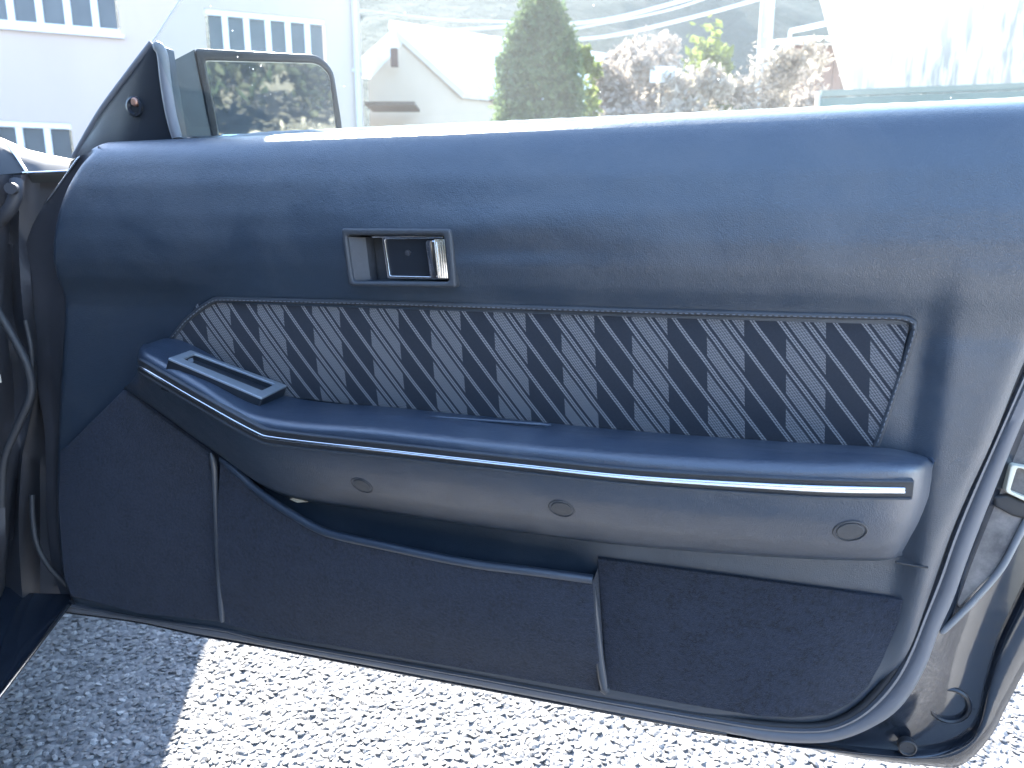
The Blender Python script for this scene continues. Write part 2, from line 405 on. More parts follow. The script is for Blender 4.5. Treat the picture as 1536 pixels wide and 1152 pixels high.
# ------------------------------------------------------------------ ground
bm = bmesh.new(); bmesh.ops.create_grid(bm, x_segments=40, y_segments=40, size=250)
g = finish(bm, 'ground', M['ground']); tag(g, kind='structure')
g.location = (0, 60, -.008)
bedm = plain('gravel_bed_dirt', (.16, .16, .16), .95, nscale=60, var=.3, bump=.3)
bd = box('gravel_bed', (.05, 1.225, -.0056), (2.58, 1.72, .006), bedm); tag(bd, kind='structure')
def stones(name, x0, x1, y0, y1, sp):
    ico = bmesh.new(); bmesh.ops.create_icosphere(ico, subdivisions=1, radius=1)
    ico.verts.ensure_lookup_table(); base = np.array([v.co[:] for v in ico.verts]); fa = np.array([[v.index for v in f.verts] for f in ico.faces]); ico.free()
    xs = np.arange(x0, x1, sp); ys = np.arange(y0, y1, sp * .86); P = []
    for j, y in enumerate(ys):
        for x in xs:
            P.append((x + (j % 2) * sp / 2, y))
    P = np.array(P) + RNG.uniform(-.36, .36, (len(P), 2)) * sp; n = len(P)
    sc = RNG.uniform(.48, .86, (n, 3)) * sp; sc[:, 2] *= RNG.uniform(.34, .58, n)
    V = base[None] * (1 + RNG.uniform(-.24, .24, (n, 12, 1)))
    V = np.clip(V, -.85, .85) * sc[:, None, :]
    a = RNG.uniform(0, 2 * math.pi, n); t = RNG.uniform(-.45, .45, (n, 2))
    ca, sa = np.cos(a)[:, None], np.sin(a)[:, None]
    X = V[..., 0] * ca - V[..., 1] * sa; Y = V[..., 0] * sa + V[..., 1] * ca; Z = V[..., 2] + X * t[:, :1] + Y * t[:, 1:]
    W_ = np.stack([X + P[:, :1], Y + P[:, 1:], Z + RNG.uniform(-.0045, -.001, (n, 1))], -1).reshape(-1, 3)
    Fc = (fa[None] + (np.arange(n) * 12)[:, None, None]).reshape(-1, 3)
    me = bpy.data.meshes.new(name); me.from_pydata(W_.tolist(), [], Fc.tolist()); me.materials.append(M['stone'])
    o = bpy.data.objects.new(name, me); C.objects.link(o); return o
st = stones('gravel', -1.25, 1.35, .35, 2.1, .0100)
tag(st, kind='stuff')

# ------------------------------------------------------------------ the door
CF = np.array([-.2150, .9766, 0]); CR = np.array([.9766, .2150, 0])
car = empty('car', (HINGE[0], HINGE[1], 0), math.atan2(-CF[0], CF[1]))
tag(car, 'black car with its front door wide open showing striped cloth trim and a chrome-lined armrest', 'car')
door = empty('door', (0, 0, HINGE[2]), -A - math.atan2(-CF[0], CF[1])); door.parent = car
VB = 0.6
prof = [(-.001, -.058), (.000, -.045), (.002, -.034), (.006, -.024), (.014, -.0145), (.028, -.006), (.055, .0035), (.09, .0105), (.118, .0130), (.142, .0115), (.162, .0050), (.180, -.0045), (.196, -.0100), (.24, -.0115), (.62, -.0115)]
pt = np.array([p[0] for p in prof]); pw = np.array([p[1] for p in prof])
def profw(t):
    return float(np.interp(t, pt, pw)) if t < 0 else float((np.interp(t - .004, pt, pw) + np.interp(t, pt, pw) * 2 + np.interp(t + .004, pt, pw)) / 4) if t > .02 else float(np.interp(t, pt, pw))
E_edge = [(105, 898), (209, 921), (335, 938), (400, 953), (700, 1006), (905, 1043), (1100, 1076), (1136, 1082), (1190, 1087), (1226, 1085), (1260, 1076), (1297, 1051), (1336, 1010), (1361, 965), (1388, 890), (1418, 800), (1443, 738), (1482, 652), (1530, 530), (1575, 430), (1640, 290), (1700, 140)]
LE = [(146, 205), (128, 238), (114, 280), (105, 330), (96, 450), (86, 600), (82, 760), (93, 870), (105, 897)]
le = np.array([D(x, y, -.015) for x, y in LE]); re = np.array([D(x, y, -.0195) for x, y in E_edge])
le2 = np.array(spline(le[:, [0, 2]], 80)); re2 = np.array(spline(re[:, [0, 2]], 200))
def u_left(v): i = np.argsort(le2[:, 1]); return np.interp(v, le2[i, 1], le2[i, 0])
kR = np.argmin(re2[:, 1]); rr2 = re2[kR:]; rl2 = re2[:kR + 1]
def u_right(v): i = np.argsort(rr2[:, 1]); return np.interp(v, rr2[i, 1], rr2[i, 0])
vmin = re2[:, 1].min()
ts = list(np.r_[np.array([-.001, 0, .0012, .0025, .005, .008, .012, .017, .023, .030]), np.arange(.036, VB - vmin - .02, .0042)])
ts += list(VB - vmin - .02 * np.array([.85, .65, .48, .34, .22, .13, .06, .015]))
def smooth(x): x = min(1, max(0, x)); return x * x * (3 - 2 * x)
seg_a, seg_b = re2[:-1], re2[1:]; seg_d = seg_b - seg_a; seg_l = (seg_d ** 2).sum(1)
def edge_dist(u, v):
    p = np.array([u, v]); t = np.clip(((p - seg_a) * seg_d).sum(1) / seg_l, 0, 1); q = seg_a + seg_d * t[:, None]
    k = np.argmin(((q - p) ** 2).sum(1)); return math.hypot(*(q[k] - p)), q[k]
u1380, u1440 = D(1372, 600, 0)[0], D(1425, 600, 0)[0]
rows = []
NU = 220
HB_O = [(511, 342), (676, 343), (684, 432), (522, 429)]; HB_I = [(519, 353), (665, 352), (673, 423), (529, 422)]
hole = np.array([D(x, y, .012)[[0, 2]] for x, y in [(517, 351), (667, 351), (675, 424), (527, 423)]])
for t in ts:
    v = VB - t; ul, ur = u_left(v), u_right(v); r = []
    for s in np.linspace(0, 1, NU):
        s2 = s
        u = ul + (ur - ul) * s2
        w = profw(t)
        k = smooth((u - u1380) / (u1440 - u1380)) * smooth((t - .12) / .10)
        w += k * .012
        # soft dent under the belt as in worn padding
        du = (u - .66) / .10; dv = (v - .475) / .012
        w -= .0022 * math.exp(-du * du - dv * dv)
        du = (u - .62) / .14; dv = (v - .495 - .06 * (u - .62)) / .016
        w += .0022 * math.exp(-du * du - dv * dv)
        # rolled edges at both ends
        for dd, rad in ((u - ul, .016),):
            if dd < rad and t > .012: w -= .013 * (1 - math.sqrt(max(0, 1 - (1 - dd / rad) ** 2)))
        if t > .03 and (ur - u < .04 or v < .05):
            d_, q_ = edge_dist(u, v); big = smooth((q_[0] - .86) / .08) * (1 - .45 * smooth((q_[1] - .10) / .2)); rad = .006 + .015 * big
            Rr = rad * 1.3
            if d_ < rad: w -= Rr * (1 - math.sqrt(1 - ((rad - d_) / Rr) ** 2))
        r.append((u, -w, v))
    rows.append(r)
bm, V = bm_loft(rows)
def inside(p, poly):
    c = False; n = len(poly)
    for i in range(n):
        a, b = poly[i], poly[i - 1]
        if (a[1] > p[1]) != (b[1] > p[1]) and p[0] < (b[0] - a[0]) * (p[1] - a[1]) / (b[1] - a[1]) + a[0]: c = not c
    return c
kill = [f for f in bm.faces if inside((f.calc_center_median().x, f.calc_center_median().z), hole)]
bmesh.ops.delete(bm, geom=kill, context='FACES')
# bottom-left strip below vmin rows is covered by the carpet panels; close the foot of the panel along its sloping hem
panel = finish(bm, 'vinyl_panel', M['vinyl'], door, 60)
def P3(pts, w): return [D(x, y, w) for x, y in pts]

# fabric insert -----------------------------------------------------
FT = [(300, 452), (330, 451), (600, 459), (800, 466), (1000, 472), (1200, 477), (1365, 480)]
FB = [(258, 512), (300, 535), (430, 595), (600, 615), (900, 645), (1200, 668), (1318, 672)]
top = lin(P3(FT, -.0085), 90); bot = lin(P3(FB, -.006), 90)
rows = [[a + (b - a) * t + np.array([0, -.0035 * math.sin(math.pi * t) ** .6, 0]) for a, b in zip(top, bot)] for t in np.linspace(0, 1, 24)]
loft('cloth_insert', rows, M['fabric'], door)
# piping border: flat welt with a rounded section
pip_out = [(255, 506), (276, 478), (300, 458), (322, 444), (345, 444), (600, 450), (800, 456), (1000, 462), (1200, 467), (1345, 470), (1366, 473), (1378, 482), (1376, 500), (1362, 545), (1330, 640), (1320, 668)]
pip_in = [(264, 508), (284, 485), (308, 464), (326, 453), (345, 453), (600, 460), (800, 467), (1000, 473), (1200, 478), (1345, 481), (1360, 483), (1366, 489), (1364, 500), (1350, 545), (1318, 640), (1308, 668)]
o_ = lin(P3(pip_out, -.006), 160); i_ = lin(P3(pip_in, -.006), 160)
rows = []
for t, h in ((0, -.006), (.03, .0005), (.15, .0032), (.35, .0045), (.65, .0045), (.85, .0032), (.97, .0005), (1, -.006)):
    rows.append([a + (b - a) * t + np.array([0, -h, 0]) for a, b in zip(o_, i_)])
welt = loft('welt_border', rows, M['plastic'], door, 70)
bm = bmesh.new(); mid = lin([a + (b - a) * .62 for a, b in zip(o_, i_)], 520)
for i in range(2, 516, 3):
    a, b = mid[i] + np.array([0, -.0046, 0]), mid[i + 1] + np.array([0, -.0046, 0]); bm_tube([a, (a + b) / 2 + np.array([0, -.0006, 0]), b + (b - a) * .5], .00055, 5, bm)
tag(finish(bm, 'stitching', M['thread'], welt), kind='stuff')

# armrest -----------------------------------------------------------
def multi(curves, n):  # each: (list of px, w or list of w)
    out = []
    for pts, w in curves:
        ws = w if hasattr(w, '__len__') else [w] * len(pts)
        out.append(spline([D(x, y, q) for (x, y), q in zip(pts, ws)], n))
    return out
AR = [
 ([(215, 517), (262, 508), (345, 548), (430, 594), (600, 612), (760, 628), (900, 642), (1050, 654), (1200, 664), (1330, 672), (1385, 684), (1398, 692)], [-.004] * 12),
 ([(212, 520), (236, 521), (318, 562), (404, 610), (580, 622), (760, 642), (900, 656), (1050, 668), (1200, 678), (1330, 682), (1380, 689), (1398, 696)], [.010, .028, .042, .050, .056, .058, .058, .056, .054, .050, .044, .020]),
 ([(209, 525), (222, 530), (300, 573), (388, 623), (570, 641), (760, 661), (900, 674), (1050, 685), (1200, 692), (1320, 693), (1378, 697), (1397, 703)], [.022, .055, .076, .084, .088, .090, .090, .088, .086, .080, .066, .030]),
 ([(208, 530), (218, 537), (297, 582), (386, 632), (570, 650), (760, 671), (900, 684), (1050, 697), (1200, 704), (1320, 704), (1376, 706), (1396, 712)], [.028, .061, .083, .091, .096, .099, .099, .097, .095, .089, .074, .034]),
 ([(207, 538), (216, 546), (296, 594), (386, 643), (570, 661), (760, 683), (900, 697), (1050, 709), (1200, 718), (1320, 721), (1374, 722), (1395, 726)], [.030, .062, .085, .093, .098, .101, .101, .099, .097, .091, .076, .036]),
 ([(207, 552), (215, 561), (300, 612), (386, 661), (570, 684), (760, 706), (900, 722), (1050, 736), (1200, 745), (1320, 748), (1370, 748), (1391, 750)], [.030, .061, .083, .091, .097, .100, .100, .098, .096, .090, .075, .036]),
 ([(204, 562), (217, 577), (302, 630), (392, 684), (570, 712), (740, 735), (900, 755), (1050, 770), (1200, 780), (1310, 785), (1358, 785), (1378, 783)], [.028, .050, .068, .077, .086, .090, .091, .090, .088, .083, .070, .034]),
 ([(196, 573), (222, 594), (306, 648), (400, 708), (565, 742), (720, 765), (900, 788), (1050, 803), (1200, 812), (1300, 817), (1345, 816), (1362, 812)], [.022, .036, .048, .056, .066, .071, .073, .073, .072, .069, .060, .030]),
 ([(188, 580), (228, 608), (312, 668), (412, 735), (560, 763), (705, 785), (900, 811), (1050, 825), (1200, 835), (1295, 839), (1335, 838), (1350, 832)], [.012, .018, .024, .028, .036, .042, .045, .046, .047, .046, .042, .022]),
 ([(186, 583), (230, 612), (315, 673), (420, 741), (560, 766), (705, 788), (900, 814), (1050, 828), (1200, 838), (1292, 841), (1332, 840), (1347, 834)], [-.01, -.008, -.006, .000, .004, .006, .006, .006, .006, .004, .0, -.008]),
]
cur = multi(AR, 150)
rows = []
cols = list(zip(*cur))
for c in cols:
    sp_ = spline(c, 64); kn = np.array(c); dd_ = np.r_[0, np.cumsum(np.maximum(np.linalg.norm(np.diff(kn, axis=0), axis=1), 1e-9) ** .6)]; dd_ /= dd_[-1]
    ln_ = np.stack([np.interp(np.linspace(0, 1, 64), dd_, kn[:, q]) for q in range(3)], 1)
    rows.append([a * .55 + b * .45 for a, b in zip(sp_, ln_)])
bm, V = bm_loft(rows)
# end caps: turn both ends back to the door skin
for e, du in ((0, -.004), (-1, .006)):
    r = rows[e]; ring = [V[e]]
    for k, f in ((.35, .5), (1, 1)):
        ring.append([bm.verts.new((p[0] + du * math.sin(k * 1.57), p[1] + (.012 - p[1]) * (k ** 1.6), p[2])) for p in r])
    for a, b in zip(ring, ring[1:]):
        for j in range(len(r) - 1):
            try: bm.faces.new((a[j], a[j + 1], b[j + 1], b[j]))
            except ValueError: pass
arm = finish(bm, 'armrest', M['arm_vinyl'], door, 75)
# recessed trim base and chrome strip on the nose
def strip(name, topc, botc, ws, lift, mat, parent, crown, n=150):
    t_ = spline([D(x, y, q + lift) for (x, y), q in zip(topc, ws)], n); b_ = spline([D(x, y, q + lift) for (x, y), q in zip(botc, ws)], n)
    rows = [[p + np.array([0, .010, 0]) for p in t_]]
    for t in np.linspace(0, 1, 13): rows.append([a + (b - a) * t + np.array([0, -crown * (math.sin(math.pi * t) ** .5) * (1 - .45 * math.exp(-((t - .5) / .16) ** 2)), 0]) for a, b in zip(t_, b_)])
    rows.append([p + np.array([0, .010, 0]) for p in b_])
    bm, V = bm_loft(rows)
    for j in (0, -1): bm.faces.new([r[j] for r in V])
    return finish(bm, name, mat, parent, 50)
TX = [207, 216, 300, 384, 410, 570, 780, 960, 1150, 1250, 1357]
wsx = [.034, .064, .0865, .0945, .0955, .0995, .1025, .1015, .099, .0965, .086]
Tt = [547, 551, 600, 646, 654, 672, 695, 713, 724, 728, 730]; Tb = [550, 555.5, 605.5, 652.5, 660, 677.5, 701, 720.5, 734, 739.5, 741]
strip('trim_base', [(x, y - 9) for x, y in zip(TX[:-1] + [1371], Tt)], [(x, y + 8) for x, y in zip(TX[:-1] + [1368], Tb)], wsx, .0008, M['rubber'], arm, .0008)
strip('chrome_strip', list(zip(TX, Tt)), list(zip(TX, Tb)), wsx, .0030, M['chrome'], arm, .0022)
strip('trim_lip', [(x, y - 8.5) for x, y in zip(TX[:-1] + [1370], Tt)], [(x, y - 6) for x, y in zip(TX[:-1] + [1369], Tt)], wsx, .0030, M['plastic'], arm, .0008)
strip('trim_lip', [(x, y + 6) for x, y in zip(TX[:-1] + [1367], Tb)], [(x, y + 9) for x, y in zip(TX[:-1] + [1366], Tb)], wsx, .0028, M['plastic'], arm, .0008)
# slot ridge on the armrest top
tube('seam_ridge', lin([D(628, 624, .034), D(700, 629, .036), D(826, 638, .038)], 20), [.0008] + [.0017] * 18 + [.0008], M['arm_vinyl'], arm)
# screw caps
from mathutils.bvhtree import BVHTree
dg = bpy.context.evaluated_depsgraph_get
def bvh_of(o):
    bm = bmesh.new(); bm.from_mesh(o.data); t = BVHTree.FromBMesh(bm); bm.free(); return t
armT = bvh_of(arm)
def hit(tree, px, py):
    d = ray(px, py); d = Vector((d @ EU, -(d @ EN), d[2])); o = CAM - HINGE; o = Vector((o @ EU, -(o @ EN), o[2]))
    return tree.ray_cast(o, d)
for px, py, rr in ((543, 728, .0105), (842, 763, .0105), (1275, 797, .0115)):
    loc, nor, _, _ = hit(armT, px, py)
    od = Vector((CAM - HINGE) @ EU * Vector((1, 0, 0)))
    if nor.y > 0: nor = -nor
    q = nor.to_track_quat('Z', 'Y').to_matrix().to_4x4(); q.translation = loc
    rows = []
    for r_, h in ((1.20, -.003), (1.20, .0002), (1.12, .0007), (1.06, .0004), (1.03, -.0020), (.95, -.0020), (.93, .0004), (.87, .0009), (.6, .0009), (.3, .0010), (.02, .0010)):
        rows.append([q @ Vector((rr * r_ * math.cos(a), rr * r_ * math.sin(a), h)) for a in np.linspace(0, 2 * math.pi, 28, endpoint=False)])
    loft('screw_cap', rows, M['plastic'], arm, 35, True)

# satin switch bezel standing on the front of the armrest ------------
a0 = D(262, 508, .004); a1 = D(430, 592, .004); a2 = D(350, 603, .079)
nrm = np.cross(a1 - a0, a2 - a0); nrm /= np.linalg.norm(nrm); nrm = nrm if nrm[2] > 0 else -nrm
bp = a0 + nrm * .008
Bz = lambda pts, h=0: [Dplane(x, y, bp, nrm) + nrm * h for x, y in pts]
BO = [(252, 537), (286, 525), (431, 578), (393, 597)]; BI = [(275, 538), (292, 530.5), (412, 576), (393, 585.5)]
bo = rounded(Bz(BO), .002, 3); bi = rounded(Bz(BI), .0015, 3)
bez = finish(bm_ring(bo, bi, [p - nrm * .0022 for p in bo], [p - nrm * .0022 for p in bi], .0006), 'switch_bezel', M['satin'], door)
bi2 = [p - nrm * .0022 for p in bi]; bo2 = [p - nrm * .0022 for p in bo]
finish(bm_ring(bo2, bi2, [p - nrm * .006 for p in bo2], [p - nrm * .012 for p in bi2]), 'switch_surround', M['smooth_plastic'], bez)
well = [p - nrm * .012 for p in bi]
prism('switch_well', well, [p - nrm * .003 for p in well], M['smooth_plastic'], bez)
sb = rounded(Bz([(252, 537), (286, 525), (431, 578), (393, 597)], -.0072), .002, 3)
prism('switch_plinth', sb, [p - nrm * .03 for p in sb], M['smooth_plastic'], bez)
lp = Bz([(283, 535), (290, 533), (291, 538), (284, 540)], -.003)
prism('clip', lp, [p - nrm * .002 for p in lp], M['satin'], bez)

# inner handle ------------------------------------------------------
w0 = .0165
ho = rounded(P3(HB_O, w0), .004, 4); hi = rounded(P3(HB_I, w0), .004, 4)
ob = [p + np.array([0, .016, 0]) for p in ho]; ib = [p + np.array([0, .030, 0]) for p in hi]
hb = finish(bm_ring(ho, hi, ob, ib, .0026), 'handle_bezel', M['plastic'], door, 50)
cup = P3([(519, 353), (665, 352), (673, 423), (529, 422)], w0 - .0285)
prism('handle_cup', rounded(P3(HB_I, w0), .004, 4) and [p + np.array([0, .0285, 0]) for p in hi], [p + np.array([0, .031, 0]) for p in hi], M['plastic'], hb)
# sloping cheek at the front of the cup
cheek = P3([(530, 356), (552, 356), (560, 420), (536, 420)], w0 - .003)
ck = [P3([(532, 357), (560, 357), (560, 421), (540, 421)], w0 - .024)]
loft('cup_cheek', [[D(521, 355, w0 - .004), D(531, 421, w0 - .004)], [D(548, 356, w0 - .012), D(556, 421, w0 - .012)], [D(560, 356, w0 - .024), D(566, 421, w0 - .024)]], M['plastic'], hb)
lp_o = P3([(572, 356), (664, 355), (671, 420), (581, 418)], w0 - .010); lp_i = P3([(577, 359), (660, 358), (666, 415), (585, 413.5)], w0 - .010)
lo = rounded(lp_o, .002, 3); li = rounded(lp_i, .002, 3)
lev = finish(bm_ring(lo, li, [p + np.array([0, .006, 0]) for p in lo], [p + np.array([0, .006, 0]) for p in li], .0007), 'pull_lever', M['chrome'], hb)
pl_ = rounded(P3([(576, 358), (660, 357), (667, 416), (584, 414)], w0 - .0125), .002, 3)
prism('lever_plate', pl_, [p + np.array([0, .003, 0]) for p in pl_], M['smooth_plastic'], lev)
bar = rounded(P3([(557, 353.5), (664, 353.5), (664, 357), (557, 356.5)], w0 - .006), .001, 2)
prism('guide_rail', bar, [p + np.array([0, .004, 0]) for p in bar], M['chrome'], lev, .0004)
gr = rounded(P3([(638, 361), (651, 360), (657, 416), (645, 417)], w0 - .002), .002, 4)
prism('lever_grip', gr, [p + np.array([0, .010, 0]) for p in gr], M['chrome'], lev, .0028, 4)
for k in range(5):
    x = 652.5 + k * 3.3
    tube('grip_rib', [D(x, 359, w0 - .004 - k * .0003), D(x + 2.7, 388, w0 - .004), D(x + 5.4, 417, w0 - .004 - k * .0003)], .0012, M['chrome'], lev, 8)
rb = P3([(651, 357), (668, 357), (675, 418), (657, 418)], w0 - .0058)
prism('grip_backing', rb, [p + np.array([0, .004, 0]) for p in rb], M['smooth_plastic'], lev)
cs = D(612, 379, w0 - .0125)
bm = bmesh.new()
for r_, h in ((.0032, .0012),): bm_tube([cs, cs + np.array([0, -.0012, 0])], r_, 14, bm)
bm_box((cs[0], cs[1] - .0013, cs[2]), (.0042, .0006, .0009), bm); bm_box((cs[0], cs[1] - .00135, cs[2]), (.0009, .0006, .0042), bm)
finish(bm, 'screw', M['jamb'], lev)

# lower trim: kick panel, map pocket, rear carpet -------------------
kick = P3([(183, 585), (250, 634), (314, 681), (322, 760), (329, 860), (331, 934), (270, 926), (205, 919), (104, 896), (96, 860), (88, 760), (88, 678)], .004)
prism('front_carpet', kick, [p + np.array([0, .016, 0]) for p in kick], M['carpet'], door, .004, 3)
tube('piping', spline(P3([(316, 679), (321, 700), (324, 760), (328, 850), (333, 932)], .006), 30), [.0015, .0032] + [.0040] * 27 + [.0034], M['piping'], door)
rim = [(331, 689), (350, 704), (388, 737), (425, 763), (467, 788), (498, 801), (560, 815), (700, 844), (800, 857), (889, 869)]
rimw = [.006, .010, .016, .022, .026, .028, .030, .031, .030, .026]
base_ = [(338, 936), (365, 943), (410, 953), (450, 960), (500, 968), (560, 979), (640, 993), (720, 1007), (810, 1023), (906, 1039)]
T_ = spline([D(x, y + 4, q) for (x, y), q in zip(rim, rimw)], 70); B_ = spline([D(x, y, .004) for x, y in base_], 70)
rows = []
for t in np.linspace(0, 1, 16):
    b = .010 * math.sin(math.pi * min(1, t * 1.05)) if t < .95 else 0
    rows.append([p0 + (p1 - p0) * t + np.array([0, -b, 0]) for p0, p1 in zip(T_, B_)])
rows.append([p + np.array([0, .016, 0]) for p in rows[-1]])
for j in (0, -1):
    pass
pk_rows = [[np.array([r[0][0], .010, r[0][2]])] + list(r) + [np.array([r[-1][0], .010, r[-1][2]])] for r in rows]
pocket = loft('map_pocket', pk_rows, M['carpet'], door, 60)
rows = []
RC = spline([D(x, y, q + .0015) for (x, y), q in zip(rim, rimw)], 70)
tube('pocket_rim', RC, [.003] * 3 + [.0048] * 67, M['arm_vinyl'], pocket, 12)
tube('piping', spline(P3([(884, 868), (888, 890), (893, 930), (899, 985), (906, 1032)], .014), 24), [.0046] + [.0050] * 21 + [.0046, .004], M['piping'], pocket)
tube('piping_end', lin([D(902, 1030, .010), D(910, 1036, .008)], 6), .0048, M['plastic'], pocket)
tube('pocket_side_piping', spline(P3([(333, 694), (337, 740), (341, 830), (345, 934)], .003), 20), .0018, M['plastic'], pocket)
rc = P3([(896, 838), (1000, 852), (1140, 871), (1250, 886), (1356, 900), (1347, 935), (1320, 998), (1304, 1030), (1276, 1056), (1240, 1074), (1190, 1078), (1136, 1074), (1040, 1058), (910, 1035)], -.006)
prism('rear_carpet', rc, [p + np.array([0, .012, 0]) for p in rc], M['carpet'], door, .002, 2)
prism('torn_backing', P3([(434, 749), (440, 747), (468, 752), (446, 754)], .0035), P3([(434, 749), (440, 747), (468, 752), (446, 754)], .0015), M['tear'], door)
tube('panel_seam', lin(P3([(1343, 843), (1370, 848), (1392, 851)], -.0005), 8), .0012, M['rubber'], door)

bk_ = [np.array([p[0], .021, p[1]]) for p in list(le2[::4]) + list(re2[::4]) if p[1] < .56]
prism('inner_frame', bk_, [p + np.array([0, .004, 0]) for p in bk_], M['smooth_plastic'], door)
# seals and painted shell -------------------------------------------
G_ = [(98, 903), (209, 925), (335, 941), (400, 957), (700, 1009), (905, 1046), (1100, 1079), (1160, 1087), (1214, 1089), (1250, 1084), (1292, 1061), (1334, 1014), (1357, 973), (1380, 917), (1405, 852), (1425, 795), (1450, 735), (1493, 640), (1545, 520), (1590, 410), (1680, 220)]
F_ = [(98, 917), (209, 931), (297, 950), (400, 968), (700, 1025), (905, 1064), (1090, 1098), (1150, 1110), (1210, 1114), (1256, 1110), (1306, 1092), (1350, 1062), (1386, 1006), (1409, 946), (1430, 900), (1452, 838), (1483, 758), (1531, 640), (1585, 520), (1630, 410), (1720, 220)]
g1 = spline(P3(G_, -.012), 160); f1 = spline(P3(F_, -.016), 160)
e1 = spline([D(x, y, -.018) for x, y in G_], 160)
tube('weatherstrip', spline(P3(G_, -.017), 160), .0040, M['rubber'], door, 10)
rows = []
for t, h in ((0, -.012), (.03, -.002), (.10, .003), (.20, .003), (.25, -.001), (.31, -.0005), (.36, .0024), (.65, .0036), (.90, .0032), (.97, .001), (1, -.016)):
    rows.append([a + (b - a) * (.12 + .88 * t) + np.array([0, -h, 0]) for a, b in zip(g1, f1)])
loft('edge_seal', rows, M['seal'], door, 70)
# inner shell: from under the seal out to the hem
k0 = 0
Fi = [(1040, 1090), (1150, 1110), (1210, 1113), (1256, 1109), (1306, 1090), (1350, 1060), (1386, 1004), (1409, 944), (1430, 898), (1452, 836), (1483, 756), (1531, 638), (1585, 518), (1680, 320)]
Ii = [(1040, 1094), (1170, 1113), (1250, 1122), (1310, 1128), (1370, 1132), (1420, 1124), (1462, 1098), (1482, 1030), (1500, 970), (1530, 905), (1565, 830), (1610, 720), (1650, 620), (1740, 420)]
Oi = [(1040, 1095), (1150, 1111), (1250, 1130), (1310, 1140), (1385, 1148), (1440, 1150), (1486, 1106), (1512, 1060), (1540, 1008), (1575, 945), (1610, 870), (1660, 745), (1700, 640), (1800, 420)]
c0 = spline(P3(Fi, -.026), 110); c1 = spline(P3(Ii, -.052), 110); c2 = spline(P3(Oi, -.050), 110); c1b = spline(P3(Ii, -.046), 110)
rows = []
for t in np.linspace(0, 1, 14):
    rows.append([a + (b - a) * t + np.array([0, .010 * math.sin(math.pi * t), 0]) for a, b in zip(c0, c1)])
shell = loft('door_shell', rows, M['paint'], door, 50)
rows = [[p + np.array([0, .012, 0]) for p in c1b]]
for t, h in ((0, 0), (.06, .003), (.2, .004), (.55, .0025), (.9, .002), (1, -.003)):
    rows.append([a + (b - a) * t + np.array([0, -h, 0]) for a, b in zip(c1b, c2)])
rows.append([p + np.array([0, .018, 0]) for p in c2])
loft('hem_flange', rows, M['paint'], shell, 60)
# dusty strip and pressed ridge
dz = [(1455, 838), (1485, 757), (1533, 640), (1600, 640), (1590, 760), (1536, 800), (1490, 860), (1440, 912), (1431, 900)]
Dn = P3(dz, -.0325)
prism('dusty_pressing', Dn, [p + np.array([0, .01, 0]) for p in Dn], M['grime'], shell, .002)
tube('pressed_ridge', spline(P3([(1410, 950), (1428, 934), (1465, 896), (1500, 855), (1520, 820), (1560, 740)], -.030), 40), [.0012] + [.0030] * 39, M['ridge'], shell)
# grommet, plug
cc = D(1425, 1060, -.062)
def disc(name, c, prof_, mat, parent, n=28):
    rows = [[c + np.array([r_ * math.cos(a), -h, r_ * math.sin(a)]) for a in np.linspace(0, 2 * math.pi, n, endpoint=False)] for r_, h in prof_]
    return loft(name, rows, mat, parent, 40, True)
gm = disc('drain_grommet', D(1424, 1058, -.050), [(.0215, -.012), (.0205, .0005), (.0185, .002), (.0165, .001), (.0155, -.003), (.006, -.0045), (.0003, -.0045)], M['smooth_plastic'], shell)
disc('rust_spot', D(1424, 1058, -.0545) + np.array([-.001, 0, .001]), [(.005, -.002), (.0045, .0015), (.0028, .0028), (.0003, .003)], M['rust'], gm, 9)
disc('plug', D(1361, 1121, -.0400), [(.0088, -.006), (.0088, .0015), (.0076, .0022), (.0066, .0008), (.0003, .0004)], M['rubber'], shell)
# latch
lt_o = P3([(1517, 697), (1580, 708), (1565, 765), (1508, 738)], -.024); lt_i = P3([(1526, 701), (1560, 712), (1552, 752), (1515, 737)], -.024)
la = rounded(lt_o, .003, 3); lb = rounded(lt_i, .003, 3)
lat = finish(bm_ring(la, lb, [p + np.array([0, .016, 0]) for p in la], [p + np.array([0, .016, 0]) for p in lb], .0015), 'latch', M['cream_plastic'], door)
lw = [p + np.array([0, .012, 0]) for p in lb]
prism('latch_recess', lw, [p + np.array([0, .004, 0]) for p in lw], M['smooth_plastic'], lat)
lb2 = P3([(1490, 745), (1512, 742), (1580, 770), (1580, 790), (1520, 775), (1492, 760)], -.0285)
prism('latch_cushion', lb2, [p + np.array([0, .01, 0]) for p in lb2], M['rubber'], lat, .003)
# outer skin of the door, and its front edge curving down to the hinge
fe = [(232, 70), (160, 150), (112, 238), (92, 272), (68, 305), (48, 340), (36, 380), (31, 440), (34, 500), (50, 560), (66, 640), (70, 760), (78, 850), (96, 905)]
fe_in = [(262, 205), (200, 208), (150, 215), (132, 250), (118, 290), (110, 340), (102, 400), (100, 450), (97, 500), (92, 570), (90, 640), (86, 760), (96, 860), (108, 900)]
a_ = spline(P3(fe[2:], -.030), 60); b_ = spline(P3(fe_in[2:], -.019), 60)
rows = [[p + np.array([.02, .05, 0]) for p in a_], [p + np.array([.004, .012, 0]) for p in a_], [p + np.array([0, .004, 0]) for p in a_], a_]
for t in (.12, .3, .6, .9, 1.0): rows.append([p + (q - p) * t + np.array([0, .006 * math.sin(math.pi * t) if t > .12 else 0, 0]) for p, q in zip(a_, b_)])
loft('front_flange', rows, M['jamb'], door, 50)
tube('edge_bead', spline(P3([(120, 234), (104, 256), (84, 284), (66, 306)], -.028), 20), [.0006] + [.0014] * 18 + [.0006], M['chrome'], door)
sk = []
